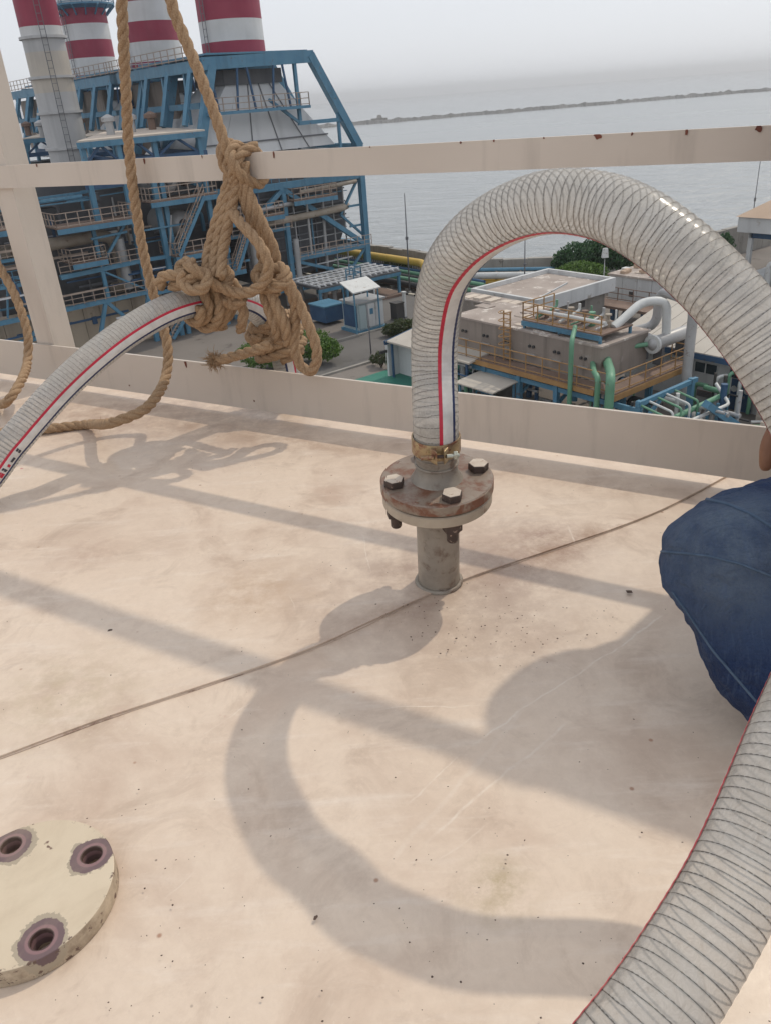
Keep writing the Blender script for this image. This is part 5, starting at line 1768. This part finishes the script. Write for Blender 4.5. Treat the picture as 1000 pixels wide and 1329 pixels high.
# shed with beige roof and green floor
def shed():
    t = thing('shed', P(38, 44), 'open shed with beige sloping roof and green floor behind the toe board', 'shed')
    ubx('floor', 33.0, 41, 38, 46.6, .02, .1, 'green_floor', t)
    ubx('back_wall', 40.8, 41, 38, 45.4, .1, 2.6, 'white_wall', t)
    ubx('end_wall', 35.2, 40.8, 45.2, 45.4, .1, 2.7, 'white_wall', t)
    MB().hexa([P(35.0, 36.5, 2.75), P(38.8, 36.5, 3.3), P(38.8, 45.0, 3.3), P(35.0, 45.0, 2.75), P(35.0, 36.5, 2.87), P(38.8, 36.5, 3.42), P(38.8, 45.0, 3.42), P(35.0, 45.0, 2.87)]).build('roof', 'roof_sheet', t)
    stick('fascia', P(34.9, 45.1, 2.7), P(38.8, 45.1, 3.25), .1, .3, 'blue_dark', t)
    ubx('front_wall', 36.2, 36.35, 39.5, 45.2, .1, 2.8, 'white_wall', t)
    for v in (37, 41, 44.8):
        stick('post', P(35.3, v, 0), P(35.3, v, 2.75), .14, .14, 'blue_dark', t)
    ubx('lamp', 34.4, 35.0, 45.0, 45.15, 2.0, 2.2, 'dark', t)
shed()

# flat roofed pump house
def pumphouse():
    t = thing('pump_house', P(48.5, 42), 'low pump house with dirty flat parapet roof beyond the tanks', 'building')
    u0, u1, v0, v1 = 45.0, 53.0, 39.6, 45.4
    ubx('wall', u0, u1, v0, v1, 0, 3.9, 'concrete', t)
    o = .55
    ubx('roof', u0 - o + .3, u1 + o - .3, v0 - o + .3, v1 + o - .3, 3.9, 4.42, 'roof_dirty', t)
    for (a, b, c, d) in ((u0 - o, u1 + o, v0 - o, v0 - o + .28), (u0 - o, u1 + o, v1 + o - .28, v1 + o), (u0 - o, u0 - o + .28, v0 - o + .28, v1 + o - .28), (u1 + o - .28, u1 + o, v0 - o + .28, v1 + o - .28)):
        ubx('parapet', a, b, c, d, 3.75, 4.75, 'white_wall', t)
    for u in (46, 50):
        w = ubx('vent', u, u + .5, v0 - .06, v0 + .02, 3.0, 3.45, 'dark', t)
    for v in (39.8, 42, 44):
        ubx('window', u0 - .05, u0 + .03, v - .5, v + .5, 1.6, 2.8, 'glass', t)
    ubx('door', 47.6, 48.6, v0 - .06, v0 + .02, 0, 2.1, 'blue_dark', t)
    stick('lamp_tube', P(44.6, 39.0, 4.9), P(47.6, 39.0, 5.4), .1, .1, 'pipe_white', t)
pumphouse()

# settling tanks with ochre walkways
def tanks():
    t = thing('settling_tank', P(38.5, 33), 'long brown steel settling tank with dirty lid and ochre walkway rail', 'tank')
    for k in range(9):
        v = 27.6 + k * 1.36
        ubx('wall_panel', 36.9, 37.1, v + .005, v + 1.355, 3.0, 5.0, 'tank_wall', t)
    ubx('body', 37.1, 41.4, 27.62, 39.8, 2.9, 4.98, 'tank_wall', t)
    ubx('lid', 36.85, 41.5, 27.5, 39.9, 5.0, 5.12, 'roof_dirty', t)
    random.seed(12)
    for k in range(26):
        u, v = random.uniform(37, 41.2), random.uniform(27.8, 39.4)
        s = random.uniform(.3, .9)
        ubx('lid_patch', u, u + s, v, v + s * random.uniform(.8, 2), 5.12, 5.15 + random.uniform(.01, .08), random.choice(('roof_dirty', 'roof_slab', 'roof_slab')), t)
    for k in range(6):
        v = 28.8 + k * 2.0
        for dv in (-.16, .16):
            MB().lathe([(.09, 0), (.09, .12)], P(36.9, v + dv, 4.2), -EU, 10).build('sight_port', 'dark', t)
        ubx('port_shelf', 36.7, 36.9, v - .35, v + .35, 3.65, 3.72, 'pipe_grey', t)
    # walkway
    w = ubx('walkway', 35.7, 36.85, 27.0, 41.5, 2.86, 2.98, 'rust', t)
    stick('edge_beam', P(35.66, 27, 2.78), P(35.66, 41.5, 2.78), .1, .3, 'ochre', w)
    railing_mb([P(35.72, 41.4, 2.98), P(35.72, 27.0, 2.98)], 1.1, 1.35, .026).build('railing', 'ochre', w)
    w2 = ubx('walkway', 35.7, 43.2, 25.7, 27.0, 2.86, 2.98, 'rust', t)
    railing_mb([P(35.72, 27, 2.98), P(35.72, 25.75, 2.98), P(43.1, 25.75, 2.98), P(43.1, 27, 2.98)], 1.1, 1.35, .026).build('railing', 'ochre', w2)
    stick('edge_beam', P(35.66, 25.66, 2.76), P(43.2, 25.66, 2.76), .1, .34, 'ochre', w2)
    for v in (24.2, 27, 30, 33, 36, 39, 41):
        for u in (36, 41):
            stick('leg', P(u, v, 0), P(u, v, 2.9), .3, .3, 'blue', t)
        stick('brace', P(36, v, 1.2), P(38.6, v, 2.8), .16, .16, 'blue', t)
        stick('beam', P(35.8, v, 2.72), P(41.5, v, 2.72), .22, .26, 'blue', t)
    stick('beam', P(36, 24, 2.3), P(36, 41, 2.3), .16, .3, 'blue', t)
    # ladder with cage
    m = MB()
    for s in (-.28, .28):
        m.bar(P(36.55, 34.6 + s, 3.0), P(36.55, 34.6 + s, 6.2), .07)
    for k in range(11):
        m.bar(P(36.55, 34.32, 3.2 + k * .28), P(36.55, 34.88, 3.2 + k * .28), .05)
    for k in range(5):
        h = 4.2 + k * .5
        pts = [P(36.55 - .65 * sin(a), 34.6 + .38 * cos(a), h) for a in [j * pi / 6 for j in range(7)]]
        m.tube(pts, .03, 5)
    m.build('ladder', 'ochre', t)
    # top service platform
    pl = ubx('platform', 37.2, 40.2, 27.9, 33.9, 5.55, 5.65, 'rust', t)
    for u in (37.3, 40.1):
        for v in (28, 31, 33.8):
            stick('leg', P(u, v, 5.1), P(u, v, 5.6), .14, .14, 'blue', t)
    stick('beam', P(37.15, 27.9, 5.45), P(37.15, 33.9, 5.45), .12, .28, 'blue', t)
    railing_mb([P(37.25, 27.95, 5.65), P(37.25, 33.9, 5.65), P(40.15, 33.9, 5.65)], 1.05, 1.1, .03).build('railing', 'ochre', pl)
    for k in range(6):
        v = 28.6 + k * .9
        s_ = random.uniform(.6, 1.0)
        MB().lathe([(.22 * s_, 0), (.22 * s_, .35), (.1, .45), (.1, .7 * s_), (.2, .75 * s_), (.2, .85 * s_)], P(38.4 + random.uniform(-.4, .6), v + random.uniform(-.2, .2), 5.65), n=12).build('valve', random.choice(('pipe_beige', 'pipe_grey', 'rust', 'green')), pl, smooth=.6)
        pipe('pipe', [P(37.6, v, 5.8), P(39.6, v + .1, 5.8 + .3 * (k % 2)), P(39.6, v + .1, 6.5)], .06 + .03 * (k % 2), ('pipe_white', 'pipe_grey', 'green')[k % 3], t, 8)
    pipe('pipe', [P(38.0, 28.2, 6.1), P(38.0, 33.4, 6.1), P(38.0, 33.4, 5.2)], .12, 'pipe_white', t)
    t2 = thing('settling_tank', P(42, 42), 'second settling tank, lower and set behind the long one', 'tank')
    ubx('body', 41.9, 43.6, 36.5, 45, 2.4, 4.6, 'tank_wall', t2)
    ubx('lid', 41.8, 43.7, 36.4, 45.1, 4.6, 4.72, 'roof_dirty', t2)
    for v in (37, 41, 44.6):
        stick('leg', P(42.6, v, 0), P(42.6, v, 2.4), .3, .3, 'blue', t2)
    for k in range(7):
        v = 37 + k * 1.1
        ubx('lid_patch', 42, 43.2, v, v + .7, 4.72, 4.78 + .05 * (k % 3), 'roof_slab', t2)
tanks()
cn = thing('small_canopy', P(35.7, 35), 'low rusty canopy sheet under the tank walkway', 'canopy')
MB().hexa([P(33.6, 33.0, 1.9), P(36.0, 33.0, 2.1), P(36.0, 36.4, 2.1), P(33.6, 36.4, 1.9), P(33.6, 33.0, 1.98), P(36.0, 33.0, 2.18), P(36.0, 36.4, 2.18), P(33.6, 36.4, 1.98)]).build('sheet', 'roof_sheet', cn)
for u in (33.8, 35.8):
    for v in (33.3, 36.1):
        stick('post', P(u, v, 0), P(u, v, 1.95), .12, .12, 'blue', cn)

# filters and exchangers right of the tanks
def vessel(u, v, h, L, r, lab):
    t = thing('horizontal_vessel', P(u, v), lab, 'vessel', 'grey vessels right of the long tank')
    MB().lathe([(.02, -.25), (r * .6, -.18), (r, .05), (r, L)], P(u, v, h), EU, 22).build('shell', 'pipe_grey', t, smooth=.7)
    MB().lathe([(r + .14, -.05), (r + .14, .12)], P(u, v, h), EU, 22).build('flange', 'pipe_white', t, smooth=.6)
    for d in (.6, L - .5):
        ubx('saddle', u + d, u + d + .25, v - r * .7, v + r * .7, 3.0, h, 'casing', t)
    return t
vessel(39.0, 28.4, 4.1, 3.6, .42, 'grey horizontal vessel with round end nearest the green pipes')
vessel(41.0, 27.0, 4.4, 3.4, .42, 'grey horizontal vessel with round end beside the tall grey pipe')
t = thing('tall_pipe', P(42.6, 26), 'tall thick grey pipe loop rising beside the white workshop', 'pipe')
ztop = px_h(860, 388, 42.4, 25.8)
pipe('pipe', [P(40.4, 22.6, .3), P(41.9, 24.4, .3), P(41.9, 25.1, .4), P(41.9, 25.1, ztop), P(43.4, 28.4, ztop), P(43.4, 28.4, ztop - 2.2), P(42.4, 29.9, ztop - 2.6), P(41.2, 31.0, ztop - 2.6)], .29, 'pipe_grey', t, 18)
t = thing('branch_pipe', P(40.5, 27), 'pale elbowed pipe joining the vessels to the tall pipe', 'pipe')
pipe('pipe', [P(39.0, 28.4, 5.6), P(41.4, 28.2, 6.7), P(42.4, 27.2, 6.7), P(42.4, 27.0, 4.2)], .26, 'pipe_white', t, 14)
def greens():
    t = thing('green_pipework', P(35.5, 25), 'cluster of mint green pipes with elbows before the vessels', 'pipework')
    pipe('pipe', [P(38.6, 28.6, 4.1), P(36.0, 26.2, 4.1), P(35.2, 25.6, 4.0), P(35.2, 25.6, .2)], .26, 'green', t, 14)
    pipe('pipe', [P(38.4, 29.4, 4.0), P(35.8, 27.2, 4.0), P(35.3, 26.5, 3.9), P(35.3, 26.5, .2)], .16, 'green', t, 12)
    pipe('pipe', [P(37.0, 29.6, 5.9), P(35.5, 28.6, 5.6), P(35.5, 28.6, .3)], .14, 'green', t)
    pipe('pipe', [P(41.0, 27.2, 4.4), P(38.6, 28.8, 4.2)], .14, 'green', t)
    pipe('pipe', [P(36.2, 22.8, 1.9), P(42.5, 22.8, 1.9), P(42.9, 24.4, 1.8)], .16, 'green', t)
    pipe('pipe', [P(35.8, 22.3, 1.7), P(41.5, 22.0, 1.7), P(42.3, 23.4, 2.4)], .1, 'pipe_white', t)
    for k in range(5):
        pipe('pipe', [P(43.4 + k * .25, 24.0 - k * .6, .3), P(43.4 + k * .25, 24.0 - k * .6, 2.4 + .3 * (k % 2)), P(44.2 + k * .2, 23.6 - k * .6, 2.4 + .3 * (k % 2)), P(44.2 + k * .2, 23.6 - k * .6, .4)], .11, 'green' if k % 2 else 'pipe_white', t)
    for k in range(6):
        pipe('pipe', [P(40.2 + k * .5, 21.2, .35 + .1 * (k % 2)), P(43.6 + k * .2, 19.2, .35 + .1 * (k % 2))], .1, ('green', 'ochre', 'pipe_white')[k % 3], t, 8)
    for k in range(5):
        pipe('pipe', [P(36.0 + k * .8, 24.3, 2.7), P(36.0 + k * .8, 22.6, 2.4), P(36.0 + k * .8, 22.6, .3)], .07, ('green', 'pipe_white')[k % 2], t, 8)
    pipe('pipe', [P(35.0, 30.6, .5), P(35.2, 27.4, .5), P(35.2, 27.0, 1.2)], .22, 'pipe_white', t, 12)
    pipe('pipe', [P(33.6, 36.5, .6), P(34.6, 34.6, 1.1), P(34.9, 31.5, .5)], .18, 'pipe_beige', t, 12)
    for k in range(7):
        stick('support', P(36 + k, 22.4, 0), P(36 + k, 22.4, 1.8), .14, .14, 'blue', t)
    random.seed(9)
    for k in range(70):
        u, v, h = random.uniform(34.6, 44.2), random.uniform(19.8, 40.5), random.uniform(.3, 2.4)
        L = random.uniform(.8, 2.6)
        mt = random.choice(('blue', 'pipe_white', 'green', 'pipe_grey', 'dark', 'blue_dark'))
        if k % 3: pipe('pipe', [P(u, v, h), P(u, v + L, h), P(u, v + L, .1)], random.choice((.06, .09, .14)), mt, t, 8)
        else: pipe('pipe', [P(u, v, 2.7), P(u, v, .2)], random.choice((.08, .12, .2)), mt, t, 8)
greens()
t = thing('blue_duct', P(40, 22), 'short light blue sloping duct below the walkway', 'duct')
MB().bar(P(39.0, 22.0, 2.4), P(41.2, 21.0, .6), .55, .4).build('chute', 'blue', t)
ubx('foot', 40.9, 41.5, 20.6, 21.3, 0, .5, 'blue_dark', t)
for k, (u, v) in enumerate(((43.6, 20.4), (42.2, 19.4))):
    t = thing('crate', P(u, v), 'pale timber crate on the ground before the workshop, ' + ('nearer the wall' if k == 0 else 'nearer the pipes'), 'crate', 'crates by the workshop')
    for j in range(4):
        ubx('board', u, u + 1.3, v + .01, v + 1.0, .05 + j * .2, .23 + j * .2, 'roof_slab', t)

# white filter box and brown gantry behind
def filterbox():
    t = thing('filter_house', P(57.5, 38), 'long white filter box on legs behind the pump house', 'building')
    for k in range(7):
        v = 32.4 + k * 1.4
        ubx('wall_panel', 56.9, 57.1, v + .02, v + 1.38, 1.5, 4.0, 'white_wall', t)
    ubx('body', 57.1, 60.6, 32.42, 42.2, 1.4, 3.98, 'white_wall', t)
    ubx('lid', 56.8, 60.8, 32.3, 42.3, 4.0, 4.15, 'roof_dirty', t)
    random.seed(4)
    for k in range(16):
        u, v = random.uniform(57, 60), random.uniform(32.6, 41.6)
        ubx('lid_patch', u, u + .6, v, v + .5, 4.15, 4.22 + random.uniform(0, .25), random.choice(('roof_slab', 'tan_roof', 'pipe_white')), t)
    for k in range(3):
        ubx('port', 56.86, 56.92, 34.5 + k * 2.6, 34.9 + k * 2.6, 2.5, 2.9, 'dark', t)
    for v in (33, 37.5, 42):
        stick('leg', P(57.4, v, 0), P(57.4, v, 1.5), .3, .3, 'blue_dark', t)
    ubx('dome', 58.2, 59.8, 35.4, 36.8, 4.15, 5.0, 'pipe_white', t, bevel=.3)
    g = thing('gantry', P(53.5, 37), 'brown steel gantry on blue legs before the white filter box', 'gantry')
    ubx('deck', 53.0, 55.0, 31.0, 41.2, 2.4, 2.6, 'rust', g)
    for v in (31.4, 33.8, 36.2, 38.6, 41.0):
        stick('leg', P(53.3, v, 0), P(53.3, v, 2.4), .2, .2, 'blue_dark', g)
        stick('brace', P(53.3, v, 1.0), P(54.6, v, 2.4), .1, .1, 'blue_dark', g)
    railing_mb([P(54.9, 31, 2.6), P(54.9, 41.2, 2.6)], 1.0, 1.4, .03).build('railing', 'rust', g)
filterbox()

def workshop():
    t = thing('workshop', P(47, 24), 'white workshop with pale sheet roof, blue fascia and blue double door', 'building')
    u0, v0, v1 = 45.0, 15.0, 31.6
    ubx('wall', u0, 55, v0, v1, 0, 3.0, 'white_wall', t)
    # ribbed roof sheets rising away
    n = 16
    for k in range(n):
        a, b = v0 - .5 + (v1 - v0 + 1) * k / n, v0 - .5 + (v1 - v0 + 1) * (k + 1) / n
        MB().hexa([P(u0 - .8, a + .02, 3.28), P(50.4, a + .02, 4.7), P(50.4, b - .02, 4.7), P(u0 - .8, b - .02, 3.28), P(u0 - .8, a + .02, 3.36), P(50.4, a + .02, 4.78), P(50.4, b - .02, 4.78), P(u0 - .8, b - .02, 3.36)]).build('roof_sheet', 'roof_sheet', t)
        MB().hexa([P(50.4, a + .02, 4.7), P(56, a + .02, 3.28), P(56, b - .02, 3.28), P(50.4, b - .02, 4.7), P(50.4, a + .02, 4.78), P(56, a + .02, 3.36), P(56, b - .02, 3.36), P(50.4, b - .02, 4.78)]).build('roof_sheet', 'roof_sheet', t)
    MB().prism([P(u0, v1 - .02, 3.0), P(55, v1 - .02, 3.0), P(50.4, v1 - .02, 4.66), P(u0, v1 - .02, 3.25)], EV * -.15).build('gable', 'white_wall', t)
    ubx('fascia', u0 - .86, u0 - .74, v0 - .5, v1 + .5, 2.95, 3.3, 'blue_dark', t)
    ubx('fascia', u0 - .7, 55.8, v1 + .5, v1 + .62, 3.0, 3.3, 'blue_dark', t)
    w = ubx('window', u0 - .05, u0 + .02, 24.9, 26.4, 1.9, 2.5, 'glass', t)
    for v in (24.86, 25.65, 26.4):
        ubx('frame', u0 - .09, u0 - .02, v, v + .06, 1.88, 2.52, 'pipe_white', w)
    d = ubx('door_frame', u0 - .06, u0 + .02, 22.35, 24.1, 0, 2.55, 'pipe_grey', t)
    for (a, b) in ((22.42, 23.2), (23.25, 24.03)):
        x = ubx('door', u0 - .11, u0 - .03, a, b, .02, 1.95, 'blue_dark', t)
        c = (a + b) / 2
        MB().prism([P(u0 - .13, c + .2 * cos(k * pi / 4), 1.35 + .2 * sin(k * pi / 4)) for k in range(8)], EU * .02).build('door_pane', 'pipe_white', x)
    ubx('fanlight', u0 - .1, u0 - .03, 22.42, 24.03, 2.02, 2.48, 'glass', t)
    for v in (25.4, 21.0):
        lv = ubx('louvre', u0 - .04, u0 + .02, v - .7, v + .7, .35, .75, 'rust', t)
        for k in range(4):
            ubx('slat', u0 - .09, u0 - .03, v - .66, v + .66, .38 + k * .09, .43 + k * .09, 'rib', lv)
    for k in (0, 1):
        ubx('lamp', u0 - .2, u0, 24.9 + k * .4, 25.1 + k * .4, 2.7, 2.85, 'pipe_white', t)
    pipe('downpipe', [P(u0 - .15, 20.3, 2.9), P(u0 - .15, 20.3, .1)], .07, 'pipe_grey', t, 8)
workshop()

def farhouse():
    t = thing('control_house', P(80, 40), 'pavilion with tan hipped roof and wide pale fascia by the water', 'building')
    u0, u1, v0, v1 = 77.5, 88, 33, 41.5
    ubx('wall', u0 + 4, u1, v0, v1 - 2.2, 0, 4.6, 'white_wall', t)
    ubx('plinth', u0, u1, v0, v1, 0, .5, 'white_wall', t)
    ubx('fascia', u0 - .8, u1 + .8, v0 - .8, v1 + .8, 4.6, 6.0, 'white_wall', t)
    c = [P(u0 - 1, v0 - 1, 6.0), P(u1 + 1, v0 - 1, 6.0), P(u1 + 1, v1 + 1, 6.0), P(u0 - 1, v1 + 1, 6.0)]
    r0, r1 = P((u0 + u1) / 2, (v0 + v1) / 2 - 1, 8.9), P((u0 + u1) / 2, (v0 + v1) / 2 + 1, 8.9)
    MB().add(c + [r0, r1], [(0, 1, 4), (1, 2, 5, 4), (2, 3, 5), (3, 0, 4, 5), (3, 2, 1, 0)]).build('roof', 'tan_roof', t)
    for (u, v) in ((u0, v0), (u0, (v0 + v1) / 2), (u0, v1 - .4), ((u0 + u1) / 2, v1 - .4), (u1 - .4, v1 - .4)):
        ubx('column', u, u + .4, v, v + .4, .5, 4.6, 'white_wall', t)
    for k in range(3):
        w = ubx('window', u0 + 3.94, u0 + 4.02, v0 + .8 + k * 1.9, v0 + 2.2 + k * 1.9, 1.4, 3.8, 'glass', t)
    for k in range(2):
        w = ubx('window', u0 + 4.8 + k * 2.6, u0 + 6.6 + k * 2.6, v1 - 2.24, v1 - 2.16, 1.4, 3.8, 'glass', t)
    ubx('beam', u0, u1, v1 - .42, v1 - .02, 4.0, 4.6, 'blue_dark', t)
    ubx('beam', u0, u0 + .4, v0, v1 - .45, 4.0, 4.6, 'blue_dark', t)
    pipe('pipe', [P(76.4, 38.4, 0), P(76.4, 38.4, 2.0), P(76.4, 37.4, 2.0), P(76.4, 37.4, .2)], .35, 'pipe_white', t, 12)
    mast(P(82.5, 44.0, 0), 12, .06, 'thin mast beside the tan-roofed pavilion')
farhouse()
tag(vegetation('bush', 'dark bush standing between the hose arch and the tan-roofed pavilion', 'bush', P(76.2, 43.2), [B(0, 0, 3.4, .9, .9, 1.1), B(0, 0, 2.2, .8, .8, .8, .6)], 900, .16, 'leaf_dark', (2.4, .1), None, 14))

# ---- hazy air over the whole place
hz = bpy.data.materials.new('haze')
hz.use_nodes = True
ht = hz.node_tree
ht.nodes.clear()
ho = ht.nodes.new('ShaderNodeOutputMaterial')
hv = ht.nodes.new('ShaderNodeVolumePrincipled')
hv.inputs['Color'].default_value = (.965, .98, 1.0, 1)
hv.inputs['Density'].default_value = HAZE
hv.inputs['Anisotropy'].default_value = .5
ht.links.new(hv.outputs[0], ho.inputs['Volume'])
m = MB()
X, Y0, Y1, Z0, Z1 = 7000, -500, 7000, SEA - 1, 34
m.hexa([(-X, Y0, Z0), (X, Y0, Z0), (X, Y1, Z0), (-X, Y1, Z0), (-X, Y0, Z1), (X, Y0, Z1), (X, Y1, Z1), (-X, Y1, Z1)])
tag(m.build('haze', hz), 'thin pale sea haze', None, None, 'stuff')
